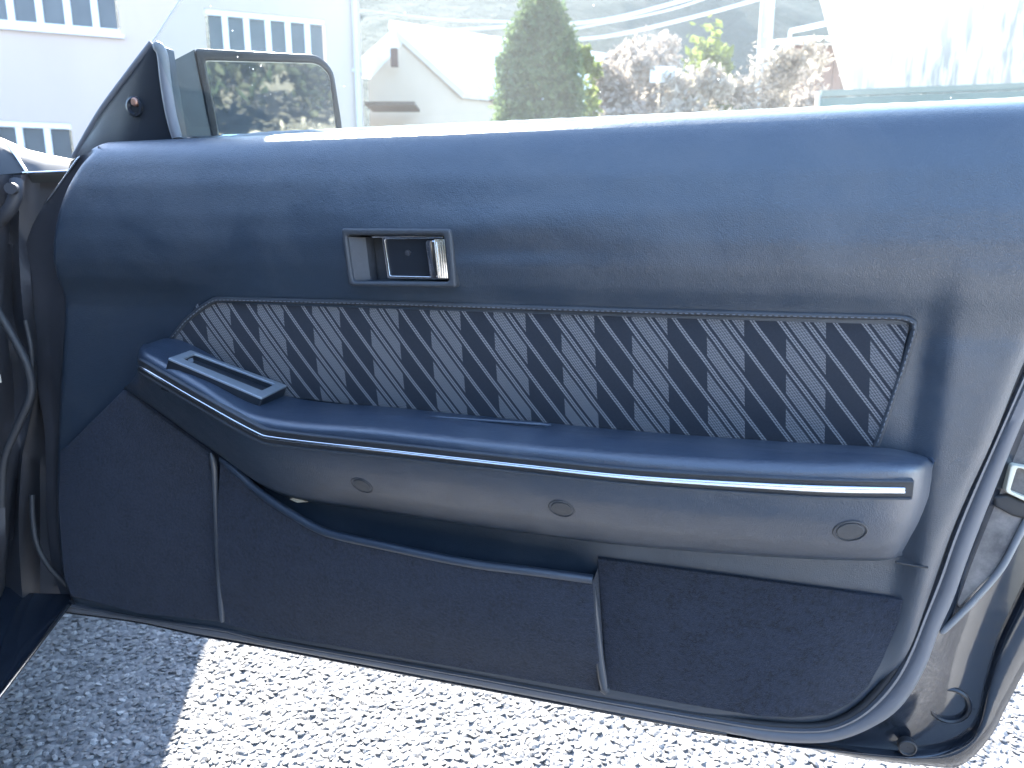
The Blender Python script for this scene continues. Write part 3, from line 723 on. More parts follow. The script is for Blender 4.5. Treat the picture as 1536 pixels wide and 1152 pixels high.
for v, d in ((.598, .100), (.52, .120), (.40, .135), (.28, .138), (.14, .128), (.04, .110), (-.012, .085), (-.02, .055)):
    sk.append([(u, d, v) for u in np.linspace(.02 if v < .5 else .06, 1.19 - .12 * max(0, .3 - v), 30)])
loft('outer_skin', sk, M['paint'], door, 50)
tube('drain_lip', spline(P3([(98, 917), (209, 932), (297, 951), (400, 970), (700, 1027), (905, 1066), (1090, 1100)], -.026), 60), .003, M['paint'], door)
# belt: outer moulding and wiper, then an added pale strip standing in for glare
for nm, w_, dv, r_, mt in (('belt_moulding', -.092, .0050, .0045, 'chrome'), ('outer_wiper', -.083, .003, .0022, 'rubber')):
    tube(nm, [(u, -w_, VB + dv) for u in np.linspace(.20, 1.25, 40)], r_, M[mt], door, 8)
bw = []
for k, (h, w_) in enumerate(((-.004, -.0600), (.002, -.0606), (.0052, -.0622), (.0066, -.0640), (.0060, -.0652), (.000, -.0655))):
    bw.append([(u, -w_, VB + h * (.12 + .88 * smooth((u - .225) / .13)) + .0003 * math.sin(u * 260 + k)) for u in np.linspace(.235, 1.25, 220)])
loft('belt_glare_strip', bw, M['belt_glare'], door, 60)
# glass
gl_ = []
fr_px = [(229, 62), (270, 0), (300, -45)]
gb = D(262, 205, -.072); 
slope = math.radians(20)
def gp(px, py):  # on the tilted glass plane
    P0 = np.array([0, .074, VB - .01]); n = np.array([0, -math.cos(slope), -math.sin(slope)])
    return Dplane(px, py, P0, n)
q0 = gp(238, 140); q1 = gp(229, 63); q2 = gp(270, 0); q3 = gp(305, -52)
bot0 = np.array([q0[0] + .02, .074, VB - .02])
left = lin([bot0, q0, q1], 6) + lin([q1, q2, q3], 6)[1:]
left = [bot0 + np.array([.01, 0, 0]), q1, q2, q3]
right = []
for p in left: right.append(np.array([1.30, p[1], p[2]]))
off = np.array([0, math.cos(slope), math.sin(slope)]) * .0035
bm = bmesh.new(); loop = left + right[::-1]
bm_prism(loop, [p + off for p in loop], bm=bm)
finish(bm, 'window_glass', M['door_glass'], door)
tube('glass_edge_glint', [q1, q2, q3], .0014, M['white_frame'], door, 6)  # white tube puts the glint of the glass edge into its colour
# sail triangle behind the mirror
sw = -.060
tri = P3([(229, 66), (242, 68), (250, 120), (264, 210), (200, 216), (112, 236), (150, 172), (196, 112)], sw)
sail = prism('mirror_sail', rounded(tri, .004, 3), [p + np.array([0, .02, 0]) for p in rounded(tri, .004, 3)], M['smooth_plastic'], door, .004, 3)
tube('sail_seal', spline(P3([(234, 66), (243, 80), (248, 120), (256, 170), (266, 208)], sw + .003), 24), [.0045] + [.0065] * 22 + [.006], M['seal'], sail)
tube('sail_seal', spline(P3([(229, 64), (190, 115), (150, 170), (112, 236)], sw - .004), 24), .0042, M['seal'], sail)
hole_ = disc('screw_boss', D(203, 160, sw), [(.0125, -.004), (.012, .003), (.009, .004), (.007, .0005), (.0003, .0005)], M['smooth_plastic'], sail)
disc('screw_head', D(203, 153, sw + .003), [(.0052, -.002), (.005, .002), (.0036, .0034), (.0003, .0034)], M['copper'], hole_, 14)
# door mirror, outside the glass
mw = -.16
bm = None
mc = D(405, 140, mw)
def mp_(px, py, dw=0.0):
    # mirror face plane turned towards the driver
    n = MN; return Dplane(px, py, MC + n * dw, n)
mir_n_world = None
rpx = ray(405, 178); rd = rpx / np.linalg.norm(rpx)
az = math.radians(14); tgt = np.array([math.sin(az), -math.cos(az), .01]); tgt /= np.linalg.norm(tgt)
nw = tgt - rd; nw /= np.linalg.norm(nw)
MN = np.array([nw @ EU, -(nw @ EN), nw[2]]); MC = mc
mo = [(291, 72), (478, 82), (500, 104), (513, 190), (512, 236), (330, 240), (318, 200)]
mi = [(307, 90), (476, 94), (494, 110), (504, 190), (503, 228), (336, 230), (327, 200)]
mo_r = rounded([mp_(*p) for p in mo], [.006, .012, .012, .004, .01, .01, .004], 3); mi_r = rounded([mp_(*p) for p in mi], [.004, .010, .010, .004, .008, .008, .004], 3)
back1 = [MC + (p - MC) * .98 - MN * .02 for p in mo_r]
mirror = empty('door_mirror', tuple(MC)); mirror.parent = door
bm = bm_ring([p - MC for p in mo_r], [p - MC for p in mi_r], [p - MC - MN * .012 for p in mo_r], [p - MC - MN * .012 for p in mi_r], .0022)
finish(bm, 'mirror_frame', M['smooth_plastic'], mirror, 45)
rows = [[p - MC - MN * .0121 for p in mo_r], [(p - MC) * .97 - MN * .035 for p in mo_r], [(p - MC) * .85 - MN * .06 for p in mo_r], [(p - MC) * .55 - MN * .078 for p in mo_r], [(p - MC) * .02 - MN * .083 for p in mo_r]]
finish(bm_loft(rows, closed=True)[0], 'mirror_housing', M['paint'], mirror, 50)
mg = [p - MC - MN * .006 for p in mi_r]
prism('mirror_glass', mg, [p - MN * .003 for p in mg], M['mirror'], mirror)
# arm from the sail to the housing
s0 = [D(252, 95, -.085), D(262, 215, -.085)]; s1 = [mp_(292, 74, -.004), mp_(326, 215, -.004)]
s2 = [mp_(292, 74, -.06), mp_(326, 215, -.06)]; s3 = [D(252, 95, -.15), D(262, 215, -.15)]
rows = []
for t in np.linspace(0, 1, 6):
    rows.append([s0[0] + (s1[0] - s0[0]) * t, s0[1] + (s1[1] - s0[1]) * t, s3[1] + (s2[1] - s3[1]) * t, s3[0] + (s2[0] - s3[0]) * t])
bm, V = bm_loft([[p - MC for p in r] for r in rows], closed=True); bm.faces.new(V[0]); bm.faces.new(V[-1])
bmesh.ops.bevel(bm, geom=[e for e in bm.edges if e.calc_face_angle(0) > .6], offset=.006, segments=2, affect='EDGES')
finish(bm, 'mirror_arm', M['smooth_plastic'], mirror, 45)

# ------------------------------------------------------------------ the car the door belongs to
# car coordinates: x to the right (outboard), y forward, z up, origin under the hinge
def K(px, py, y=0.0):
    P = on_plane(px, py, HINGE + CF * y, CF) - np.array([HINGE[0], HINGE[1], 0]); return np.array([P @ CR, P @ CF, P[2]])
def sec(y, dz, wid=1.0):
    return [(-.86, y, .905 + dz), (-.5, y, .90 + dz), (-.3, y, .885 + dz), (-.14, y, .858 + dz), (-.05, y, .83 + dz), (-.005, y, .785 + dz), (.018, y, .70), (.024, y, .55), (.018, y, .40), (-.01, y, .27), (-.08, y, .22)]
rows = [sec(.07, 0), sec(.3, -.008), sec(.7, -.03), sec(1.1, -.06), sec(1.45, -.11), sec(1.6, -.22)]
loft('front_wing', rows, M['paint'], car, 60)
# cowl pieces at the rear of the wing, as seen past the hinge
cw = [K(-40, 190, .10), K(0, 206, .10), (K(30, 222, .10)), K(70, 231, .10), K(112, 240, .10)]
cl = [K(-60, 262, .04), K(0, 262, .04), K(34, 259, .04), K(70, 258.5, .04), K(102, 257, .04)]
rows = [[p + np.array([0, .25, -.02]) for p in cw]] + [[a + (b - a) * t + np.array([0, 0, .006 * math.sin(math.pi * t)]) for a, b in zip(cw, cl)] for t in np.linspace(0, 1, 6)]
rows.append([p + np.array([0, .01, -.012]) for p in cl])
loft('cowl_panel', rows, M['cowl'], car, 50)
tube('panel_gap', [K(8, 212, .085), K(26, 236, .06), K(40, 258, .035)], .0022, M['chrome'], car)
tube('cowl_edge', [K(34, 260, .032), K(102, 257, .032)], .0018, M['chrome'], car)
# door-opening post: lofted from pixel columns with depth relief
cols_ = [(-160, .16), (-70, .02), (-18, -.02), (2, .0), (12, .03), (24, .035), (34, .012), (44, .03), (60, .07), (110, .08)]
rows = []
for y0 in np.linspace(262, 914, 26):
    r = []
    for i, (x, dd) in enumerate(cols_):
        wob = 6 * math.sin(y0 / 70 + i) + (10 if 470 < y0 < 680 else 0) * math.sin((y0 - 470) / 210 * math.pi)
        p = K(x + wob * (i < 8), y0, dd + .008 * math.sin(y0 / 45 + 2 * i)); r.append(p)
    rows.append(r)
loft('door_post', rows, M['jamb'], car, 60)
tube('body_seal', spline([K(-6, 462, -.03), K(22, 510, -.03), (K(42, 552, -.03)), K(46, 592, -.03), K(26, 640, -.03), K(6, 690, -.03), K(2, 760, -.03)], 50), .005, M['rubber'], car)
tube('body_seal', spline([K(38, 480, -.01), K(46, 520, -.01), K(49, 575, -.01)], 20), .003, M['rubber'], car)
tube('hinge_arm', spline([K(-4, 335, -.01), K(14, 315, -.02), K(24, 292, -.02), K(25, 272, -.01)], 16), .008, M['jamb'], car)
disc_c = K(20, 283, -.03)
bm = bm_tube([disc_c, disc_c + np.array([0, -.008, 0])], .007, 10); finish(bm, 'hinge_bolt', M['jamb'], car)
tube('wire_boot', spline([K(48, 742, .02), K(49, 775, .015), K(55, 815, .01), K(72, 848, .01), K(100, 878, .015)], 30), .0036, M['rubber'], car)
bm = bmesh.new(); c_ = K(-4, 568, -.05); bm_box(c_, (.007, .003, .010), bm); finish(bm, 'white_label', M['cream_plastic'], car)
# sill, running back past the camera; lower outer edge passes the measured line
s_far = on_plane(97, 920, HINGE + CF * -.02, CF); s_near = on_plane(0, 1046, s_far, np.cross(CF, (0, 0, 1)))
zc = s_far[2]; xo = (s_far - np.array([HINGE[0], HINGE[1], 0])) @ CR
sl = [(-.30, .16), (-.25, .05), (-.16, .03), (-.128, .055), (-.112, .06), (-.10, .03), (-.065, .012), (-.012, .004), (0, 0), (-.006, -.008), (-.05, -.03), (-.14, -.05)]
rows = [[(xo + x, y, zc + z) for x, z in sl] for y in np.linspace(.03, -1.5, 24)]
loft('sill', rows, M['paint'], car, 35)
tube('scuff_strip', [(xo - .002, y, zc + .0015) for y in np.linspace(.0, -1.5, 12)], .0020, M['chrome'], car, 8)
tube('sill_seal', [(xo - .120, y, zc + .063) for y in np.linspace(.02, -1.5, 20)], .009, M['rubber'], car, 8)
# cabin beside the camera (out of frame): floor, seat, roof, pillars, rear quarter
loft('cabin_floor', [[(-1.5, .25, .30), (-.28, .25, .30)], [(-1.5, -1.6, .30), (-.28, -1.6, .30)]], M['carpet'], car)
loft('firewall', [[(-1.5, .28, .30), (-.02, .28, .30)], [(-1.5, .30, .88), (-.05, .30, .86)]], M['jamb'], car)
def slab(name, pts, th, mat):
    P = [np.array(p, float) for p in pts]; n = np.cross(P[1] - P[0], P[-1] - P[0]); n /= np.linalg.norm(n)
    return prism(name, P, [p + n * th for p in P], mat, car, .01)
slab('roof', [(-1.35, -.10, 1.28), (-.21, -.10, 1.25), (-.20, -1.6, 1.26), (-1.35, -1.6, 1.28)], .03, M['paint'])
tube('windscreen_pillar', [(-.26, .10, .88), (-.24, 0, 1.06), (-.21, -.12, 1.26)], .035, M['paint'], car)
slab('rear_quarter', [(-.02, -1.25, .28), (-.02, -2.6, .28), (-.10, -2.6, .85), (-.02, -1.35, .85)], .06, M['paint'])
slab('rear_pillar', [(-.04, -1.36, .85), (-.12, -2.2, .85), (-.27, -1.9, 1.27), (-.25, -1.45, 1.27)], .05, M['paint'])
slab('floor_pan', [(-1.42, .25, .20), (-.10, .25, .20), (-.10, -2.6, .20), (-1.42, -2.6, .20)], .03, M['jamb'])
slab('far_side', [(-1.44, .28, .20), (-1.44, -2.6, .20), (-1.44, -2.6, .88), (-1.44, .28, .88)], .04, M['jamb'])
slab('far_window', [(-1.44, -.02, .88), (-1.44, -1.9, .88), (-1.36, -1.6, 1.29), (-1.36, -.35, 1.29)], .006, M['window_glass'])
slab('rear_bulkhead', [(-1.42, -1.75, .22), (-.10, -1.75, .22), (-.10, -1.95, .88), (-1.42, -1.95, .88)], .05, M['carpet'])
slab('rear_window', [(-1.36, -1.95, .88), (-.16, -1.95, .88), (-.28, -1.6, 1.27), (-1.3, -1.6, 1.27)], .006, M['window_glass'])
tube('windscreen_pillar', [(-1.36, .10, .88), (-1.35, 0, 1.06), (-1.34, -.12, 1.27)], .035, M['paint'], car)
box('dashboard', (-.75, .02, .74), (1.34, .42, .38), M['vinyl'], car, bev=.06)
box('seat_cushion', (-.65, -.55, .46), (.5, .52, .18), M['carpet'], car, bev=.05)
box('seat_backrest', (-.65, -.88, .80), (.48, .16, .6), M['carpet'], car, bev=.05)

# door pieces hang directly under the door: car > door > piece
for o in list(door.children_recursive):
    if o is mirror: continue
    if o.parent is mirror: o.location = mirror.location; o.parent = door
    elif o.parent is not door: o.parent = door
bpy.data.objects.remove(mirror)

# ------------------------------------------------------------------ surroundings beyond the glass
def leaves(bm_name, blobs, n, size, mat, parent=None, shell_=.55, aspect=1.6):
    """many small leaf faces spread through the blobs' volume; blobs = [(centre, radii)]"""
    vol = np.array([b[1][0] * b[1][1] * b[1][2] for b in blobs]) ** .67; idx = RNG.choice(len(blobs), n, p=vol / vol.sum())
    c = np.array([b[0] for b in blobs])[idx]; r = np.array([b[1] for b in blobs])[idx]
    d = RNG.normal(size=(n, 3)); d /= np.linalg.norm(d, axis=1)[:, None]
    rad = shell_ + (1 - shell_) * RNG.random(n) ** .7; rad *= RNG.uniform(.85, 1.12, n)
    P = c + d * r * rad[:, None]
    a = RNG.normal(size=(n, 3)); a /= np.linalg.norm(a, axis=1)[:, None]
    b = np.cross(a, d + RNG.normal(size=(n, 3)) * .6); b /= np.linalg.norm(b, axis=1)[:, None]
    s = size * RNG.uniform(.6, 1.4, n)[:, None]
    n3 = np.cross(a, b)
    V = np.stack([P - a * s * aspect * .5, P - b * s * .4 + n3 * s * .1, P + a * s * aspect * .5, P + b * s * .4 + n3 * s * .1], 1).reshape(-1, 3)
    Fc = np.arange(n * 4).reshape(-1, 4)
    if parent is not None: V = V - np.array(parent.location)
    me = bpy.data.meshes.new(bm_name); me.from_pydata(V.tolist(), [], Fc.tolist()); me.materials.append(mat)
    o = bpy.data.objects.new(bm_name, me); C.objects.link(o); o.parent = parent; return o
def shrub(name, px0, px1, py0, py1, Y, mat, n, size, label, cat, group=None, ground=True, lumps=7):
    c0, c1 = at_y(px0, py0, Y), at_y(px1, py1, Y); xc = (c0[0] + c1[0]) / 2; w = abs(c1[0] - c0[0]); top = c0[2]
    root = empty(name, (xc, Y, 0)); tag(root, label, cat, group)
    blobs = [((xc, Y, top * .5), (w * .42, w * .35, top * .48))]
    for _ in range(lumps):
        r = RNG.uniform(.14, .26) * w
        blobs.append(((xc + RNG.uniform(-.34, .34) * w, Y + RNG.uniform(-.3, .3) * w, top * RNG.uniform(.45, .98) - r * .6), (r, r, r * 1.1)))
    leaves('foliage', blobs, n, size, mat, root, .35)
    bm = bmesh.new()
    for k in range(5):
        e = np.array([RNG.uniform(-.3, .3) * w, RNG.uniform(-.2, .2) * w, top * RNG.uniform(.6, .9)])
        bm_tube([(0, 0, 0), tuple(e * .5 + np.array([0, 0, .1])), tuple(e)], [.03, .02, .006], 6, bm)
    finish(bm, 'stem', M['bark'], root); return root

# white two-storey building on the left
BD = np.array([.9445, .3285, 0]); BN = np.array([.3285, -.9445, 0]); BP = at_y(546, 175, 12.6)
bld = empty('office_building', (BP[0], BP[1], 0), math.atan2(BD[1], BD[0]))
tag(bld, 'white two-storey building with rows of sliding windows', 'building')
def Bc(px, py, off=0): P = on_plane(px, py, BP + BN * off, BN) - np.array([BP[0], BP[1], 0]); return np.array([P @ BD, -(P @ BN), P[2]])
HB = 6.6
w_up = [(Bc(-190, 40), Bc(181, 50)), ]
ux0, ux1 = Bc(-190, 40)[0], Bc(181, 50)[0]; uz0 = Bc(90, 45)[2]; uz1 = uz0 + 1.25
vx0, vx1 = Bc(308, 40)[0], Bc(488, 40)[0]; vz0, vz1 = Bc(400, 100)[2], Bc(400, 21)[2]
lx0, lx1 = Bc(-190, 200)[0], Bc(108, 200)[0]; lz1 = Bc(60, 183)[2]; lz0 = lz1 - 1.3
# wall built around its openings
holes = [(ux0, ux1, uz0, uz1), (vx0, vx1, vz0, vz1), (lx0, lx1, lz0, lz1)]
xsb = sorted({-16.0, 0.0, *[h[0] for h in holes], *[h[1] for h in holes]}); zsb = sorted({-.05, HB, *[h[2] for h in holes], *[h[3] for h in holes]})
bm = bmesh.new()
for a, b in zip(xsb, xsb[1:]):
    for c, d in zip(zsb, zsb[1:]):
        if any(h[0] - 1e-6 <= a and b <= h[1] + 1e-6 and h[2] - 1e-6 <= c and d <= h[3] + 1e-6 for h in holes): continue
        vs = [bm.verts.new(p) for p in ((a, 0, c), (b, 0, c), (b, 0, d), (a, 0, d))]; bm.faces.new(vs)
for h in holes:  # reveals
    q = [(h[0], h[2]), (h[1], h[2]), (h[1], h[3]), (h[0], h[3])]
    for i in range(4):
        a, b = q[i], q[(i + 1) % 4]; bm.faces.new([bm.verts.new((a[0], 0, a[1])), bm.verts.new((b[0], 0, b[1])), bm.verts.new((b[0], .12, b[1])), bm.verts.new((a[0], .12, a[1]))])
bmesh.ops.remove_doubles(bm, verts=bm.verts, dist=.0005)
for q in (((0, 0, -.05), (0, 7, -.05), (0, 7, HB), (0, 0, HB)), ((-16, 0, HB), (0, 0, HB), (0, 7, HB), (-16, 7, HB))):
    bm.faces.new([bm.verts.new(p) for p in q])
finish(bm, 'wall', M['white_surface'], bld, 30, recalc=False)
def winrow(x0, x1, z0, z1, xs):
    fr = box('window', ((x0 + x1) / 2, .06, z0 + .04), (x1 - x0 - .004, .08, .08), M['white_frame'], bld)
    box('frame', ((x0 + x1) / 2, .06, z1 - .04), (x1 - x0 - .004, .08, .08), M['white_frame'], fr)
    for x in xs: box('mullion', (x, .05, (z0 + z1) / 2), (.085, .05, z1 - z0 - .164), M['white_frame'], fr)
    ed = [x0] + list(xs) + [x1]
    for a, b in zip(ed, ed[1:]):
        if b - a > .1: box('pane', ((a + b) / 2, .075, (z0 + z1) / 2), (b - a - .088, .012, z1 - z0 - .164), M['window_glass'], fr)
    box('sill', ((x0 + x1) / 2, -.02, z0 - .03), (x1 - x0 + .1, .10, .05), M['white_frame'], fr)
winrow(ux0, ux1, uz0, uz1, [Bc(x, 40)[0] for x in (-140, -96, -60, -22, 18, 61, 103, 144)])
winrow(vx0, vx1, vz0, vz1, [Bc(x, 45)[0] for x in (338, 370, 402, 432, 461)])
winrow(lx0, lx1, lz0, lz1, [Bc(x, 200)[0] for x in (-140, -90, -50, -12, 28, 70)])
tube('drainpipe', [(-.09, -.06, -.02), (-.09, -.06, HB)], .045, M['pipe'], bld)
for z in (1.0, 2.2, 3.4, 4.6): box('pipe_bracket', (-.09, -.03, z), (.16, .06, .05), M['pipe'], bld)
box('eaves', (-8, .0, HB + .08), (16.2, .6, .15), M['white_frame'], bld)

# pale-roofed house
hs = empty('house', (0, 0, 0)); tag(hs, 'cream house with pale green metal roof behind the round conifer', 'house')
a_ = at_y(592, 43, 17.0); c_ = at_y(697, 139, 16.4); l_ = at_y(515, 112, 16.4); rd_ = np.array([5.6, 3.2, 0.0])
hs.location = (a_[0], a_[1], 0); H0 = np.array([a_[0], a_[1], 0])
def hp(p): return tuple(np.array(p) - H0)
def roofslab(name, q, th=.14):
    P = [np.array(hp(p)) for p in q]; n = np.cross(P[1] - P[0], P[3] - P[0]); n /= np.linalg.norm(n); n = n if n[2] > 0 else -n
    return prism(name, [p + n * .001 for p in P], [p - n * th for p in P], M['white_metal'], hs)
rf = roofslab('roof', [a_, a_ + rd_, c_ + rd_, c_]); roofslab('roof', [a_, l_, l_ + rd_, a_ + rd_])
cap = [np.array(hp(a_)) + np.array([-.1, -.06, .05]), np.array(hp(a_ + rd_)) + np.array([0, 0, .05])]
tube('ridge_cap', cap, .10, M['white_frame'], rf, 8)
for k in range(1, 12):
    p0 = np.array(hp(a_ + rd_ * k / 12)); p1 = np.array(hp(c_ + rd_ * k / 12)); tube('roof_seam', [p0 + (p1 - p0) * .03 + np.array([0, 0, .02]), p1 + np.array([0, 0, .02])], .022, M['white_metal'], rf, 4)
ins = np.array([.25, .16, 0])
ga, gc, gl2 = [np.array(hp(p)) + ins for p in (a_, c_, l_)]
bm = bmesh.new(); fp = [(ga[0], ga[1], ga[2] - .16), (gc[0] - .25, gc[1] + .05, gc[2] - .10), (gc[0] - .25, gc[1] + .05, -.02), (gl2[0] + .25, gl2[1], -.02), (gl2[0] + .25, gl2[1], gl2[2] - .10)]
bm_prism(fp, [tuple(np.array(p) + rd_ * .93) for p in fp], bm=bm); finish(bm, 'wall', M['cream_wall'], hs, 30)
def hbox(name, px0, py0, px1, py1, Y, th, mat):
    p, q = at_y(px0, py0, Y), at_y(px1, py1, Y); c = (p + q) / 2 - H0
    return box(name, tuple(c), (abs(q[0] - p[0]), th, abs(q[2] - p[2])), mat, hs)
hbox('gable_vent', 586, 73, 597, 100, 16.45, .14, M['brown_wood'])
hbox('canopy', 553, 158, 626, 163, 15.9, .9, M['bark'])
hbox('window', 710, 142, 760, 152, 16.9, .2, M['brown_wood'])

# conifer
ct = at_y(803, -12, 8.2); cb0, cb1 = at_y(739, 120, 8.2), at_y(879, 120, 8.2); xc = (cb0[0] + cb1[0]) / 2; rx = (cb1[0] - cb0[0]) / 2
con = empty('conifer_tree', (xc, 8.2, 0)); tag(con, 'dense clipped conifer with pointed top beyond the door glass', 'tree')
zt = ct[2]; blobs = [((xc, 8.2, zt * .40), (rx * .98, rx * .98, zt * .42)), ((xc, 8.2, zt * .64), (rx * .98, rx * .98, zt * .25)), ((xc, 8.2, zt * .74), (rx * .90, rx * .90, zt * .17)), ((xc, 8.2, zt * .84), (rx * .80, rx * .80, zt * .11)), ((xc + .02, 8.2, zt * .92), (rx * .54, rx * .54, zt * .085)), ((xc + .03, 8.2, zt * .97), (rx * .26, rx * .26, zt * .06))]
for _ in range(26):
    a = RNG.uniform(0, 6.28); h = RNG.uniform(.15, .86); q = rx * (.86 if h < .74 else .86 - (h - .74) * 3.0); blobs.append(((xc + q * math.cos(a), 8.2 + q * math.sin(a), zt * h), (rx * .2, rx * .2, rx * .28)))
leaves('foliage', blobs, 20000, .045, M['conifer'], con, .72)
finish(bm_tube([(0, 0, 0), (0, 0, zt * .5), (0, 0, zt * .95)], [.08, .05, .01], 8), 'trunk', M['bark'], con)

SH = 'dry shrubs beyond the glass'
shrub('shrub', 858, 908, 62, 150, 9.2, M['lime'], 2200, .06, 'small green bush at the right foot of the clipped conifer', 'shrub')
shrub('shrub', 872, 985, 70, 150, 10.6, M['drypink'], 9000, .06, 'pinkish dry shrub beside the small green bush', 'shrub', SH, lumps=11)
shrub('shrub', 900, 1040, 44, 150, 13.5, M['drypink'], 9000, .075, 'tall bare pinkish shrub standing behind the white board', 'shrub', SH, lumps=11)
shrub('shrub', 1006, 1116, 24, 150, 12.6, M['lime'], 6500, .11, 'yellow-green leafy bush rising above the dry shrubs', 'shrub', lumps=11)
shrub('shrub', 985, 1110, 84, 150, 10.0, M['dry'], 9000, .06, 'low beige dry shrub in front of the yellow-green bush', 'shrub', SH, lumps=11)
shrub('shrub', 1085, 1215, 54, 150, 11.2, M['dry'], 10000, .06, 'beige dry shrub standing below the concrete pole', 'shrub', SH, lumps=11)
shrub('shrub', 1175, 1262, 86, 150, 10.2, M['drypink'], 6000, .06, 'low dry shrub in front of the brown shed', 'shrub', SH, lumps=9)
p = at_y(994, 112, 10.2); wb = empty('garden_board', (p[0], 10.2, 0)); tag(wb, 'small white board standing among the dry shrubs', 'board')
box('board', (0, 0, p[2]), (.34, .04, .20), M['white_frame'], wb, bev=.008); box('post', (0, .035, p[2] / 2), (.05, .028, p[2]), M['bark'], wb)

# pole and cables
pp = at_y(1152, 0, 16); pole = empty('utility_pole', (pp[0], 16, 0)); tag(pole, 'pale concrete utility pole rising behind the dry shrubs', 'utility pole')
finish(bm_tube([(0, 0, -.05), (0, 0, 4), (0, 0, 9)], [.16, .145, .12], 14), 'shaft', M['concrete'], pole)
box('cross_arm', (0, -.16, 8.3), (1.5, .09, .09), M['pipe'], pole)
CB = 'overhead cables crossing in front of the hill'
for (pts, r_, lab) in [([(560, 18, 15), (660, 29, 15), (760, 33, 15.2)], .026, 'overhead cable running left of the conifer above the house roof'),
                       ([(760, 40, 14), (900, 31, 14), (1050, -6, 14.2)], .032, 'uppermost overhead cable right of the conifer'),
                       ([(770, 62, 14.4), (900, 56, 14.4), (1030, 28, 14.6), (1148, -4, 15.7)], .032, 'overhead cable slanting up to the concrete pole'),
                       ([(880, 40, 13), (1000, 16, 13), (1075, -8, 13)], .018, 'thin cable crossing the upper two cables near the conifer')]:
    P = [at_y(*q) for q in pts]; d0 = P[0] - P[1]; d1 = P[-1] - P[-2]
    cbo = tube('overhead_cable', spline([P[0] + d0 * .6] + P + [P[-1] + d1 * 1.0], 30), r_, M['cable'], None, 6)
    tag(cbo, lab, 'cable', CB)

# shed with corrugated roof
p0, p1 = at_y(1190, 66, 12.2), at_y(1330, 66, 12.2); shd = empty('shed', (p0[0], 12.2, 0)); tag(shd, 'reddish-brown boarded shed with white corrugated roof beside the added white wall', 'shed')
ww = p1[0] - p0[0]; zz = p0[2]
nb = 9
for k in range(nb): box('plank', (ww * (k + .5) / nb, 0, zz / 2 - .02), (ww / nb - .012, .03, zz), M['brown_wood'], shd)
box('wall', (ww / 2, .7, zz / 2 - .03), (ww, 1.35, zz - .06), M['bark'], shd)
rows = []
for t, (yy, z_) in enumerate(((-.35, zz + .0), (1.6, zz + .42))):
    rows.append([(x, yy, z_ + .03 * math.sin(x * 42)) for x in np.linspace(.12, ww + .3, 110)])
rows.append([(p[0], p[1], p[2] - .02) for p in rows[1]]); rows.append([(p[0], p[1], p[2] - .02) for p in rows[0]])
loft('corrugated_roof', rows + [rows[0]], M['white_metal'], shd, 60)
q0, q1 = at_y(1185, 47, 12.0) - np.array([p0[0], 12.2, 0]), at_y(1300, 22, 12.0) - np.array([p0[0], 12.2, 0])
tube('barge_board', [q0, q1], .035, M['white_frame'], shd, 8)
tube('yellow_post', [(q0[0], -.22, -.02), q0], .03, M['lime'] if False else M['cream_plastic'], shd, 8)

# added white streaked wall standing in for a reflection in the door glass
rw = empty('white_surface', (0, 0, 0)); tag(rw, 'added white streaked wall at the right standing in for a reflection in the door glass', 'wall')
Yr = 9.0
w0_, w1_, = at_y(1243, 0, Yr), at_y(1281, 140, Yr); w2_ = at_y(1760, 140, Yr - 1.0)
up = w0_ + (w0_ - w1_) * 1.2; dn = w1_ + (w1_ - w0_) * (w1_[2] / (w0_[2] - w1_[2]) * 1.02)
rw.location = (w1_[0], w1_[1], 0); o_ = np.array([w1_[0], w1_[1], 0])
fr_ = [tuple(p - o_) for p in (dn, up, up + np.array([6, -1.5, 0]), dn + np.array([6, -1.5, 0]))]
prism('wall', fr_, [tuple(np.array(p) + np.array([.05, .3, 0])) for p in fr_], M['streak'], rw) if False else None
me_ = finish(bm_prism(fr_, [tuple(np.array(p) + np.array([.05, .3, 0])) for p in fr_]), 'reflection_face', M['streak'], rw)
gf = empty('green_fence', tuple(np.r_[at_y(1380, 122, 7.6)[:2], 0])); tag(gf, 'low green fence along the foot of the added white wall', 'fence')
e0, e1 = at_y(1232, 136, 7.6), at_y(1560, 119, 7.2); o_ = np.array(gf.location); zt = e0[2]
d_ = e1 - e0; L_ = np.linalg.norm(d_[:2]); rz = math.atan2(d_[1], d_[0])
box('mesh_panel', tuple(((e0 + e1) / 2 - o_) * np.array([1, 1, 0]) + np.array([0, 0, zt / 2 - .03])), (L_, .03, zt - .08), M['green_net'], gf, rz)
box('top_rail', tuple(((e0 + e1) / 2 - o_) * np.array([1, 1, 0]) + np.array([0, 0, zt - .03])), (L_, .05, .06), M['green_net'], gf, rz)
for k in range(5):
    c = (e0 + d_ * (k / 4) - o_) * np.array([1, 1, 0]); box('post', (c[0], c[1] + .05, zt / 2), (.05, .05, zt), M['pipe'], gf, rz)

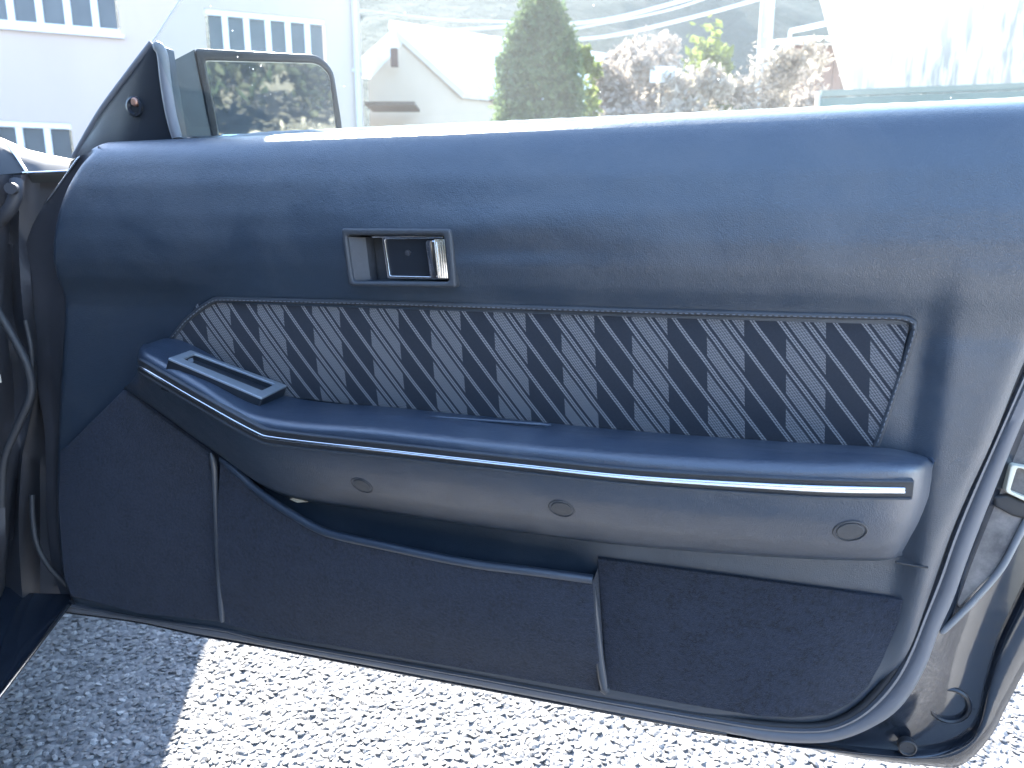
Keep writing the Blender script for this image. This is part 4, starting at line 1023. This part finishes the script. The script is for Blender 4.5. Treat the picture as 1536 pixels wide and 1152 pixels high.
# wooded hill filling the background
bm = bmesh.new(); rows = []
for j, y in enumerate(np.linspace(45, 230, 30)):
    t = j / 29; r = []
    for x in np.linspace(-230, 260, 60):
        z = 74 * smooth(t * 1.15) + 7 * math.sin(x * .045 + 1) * t + 3.5 * math.sin(x * .11 + y * .07) * t + RNG.uniform(-1.1, 1.1) * t
        r.append((x, y + 14 * math.sin(x * .02), z - 1.0))
    rows.append(r)
hl = loft('hillside', rows, M['hill'], None, 80); tag(hl, kind='structure')

# wooded bank behind the camera, seen in the door mirror
bm = bmesh.new(); rows = []
for j, y in enumerate(np.linspace(-14, -60, 20)):
    t = j / 19; rows.append([(x, y, 16 * smooth(t) + RNG.uniform(-.3, .3) * t - .05) for x in np.linspace(-40, 60, 40)])
bk = loft('bank', rows, M['bank'], None, 80); tag(bk, kind='structure')
blobs = []
for k in range(110):
    x = RNG.uniform(-16, 26); y = RNG.uniform(-34, -17); r = RNG.uniform(.9, 2.0); blobs.append(((x, y, smooth((-14 - y) / 46) * 16 + r * RNG.uniform(.8, 2.2)), (r, r, r * 1.2)))
wd = leaves('woodland', blobs, 46000, .26, M['wood_leaf'], None, .5); tag(wd, kind='stuff')
blobs = [((RNG.uniform(-14, 24), RNG.uniform(-26, -13), RNG.uniform(.2, 1.3)), (1.2, 1, .8)) for _ in range(40)]
wd2 = leaves('dry_scrub', blobs, 9000, .14, M['scrub'], None, .3); tag(wd2, kind='stuff')

# haze over the valley
hz = box('haze', (10, 60, 43), (620, 520, 88), None); 
hm = bpy.data.materials.new('pale_haze'); hm.use_nodes = True; hm.node_tree.nodes.clear()
ho_ = hm.node_tree.nodes.new('ShaderNodeOutputMaterial'); pv = hm.node_tree.nodes.new('ShaderNodeVolumePrincipled')
pv.inputs['Color'].default_value = (.62, .80, 1, 1); pv.inputs['Density'].default_value = .00022; pv.inputs['Anisotropy'].default_value = .5
hm.node_tree.links.new(pv.outputs[0], ho_.inputs['Volume']); hz.data.materials.append(hm); tag(hz, kind='stuff')
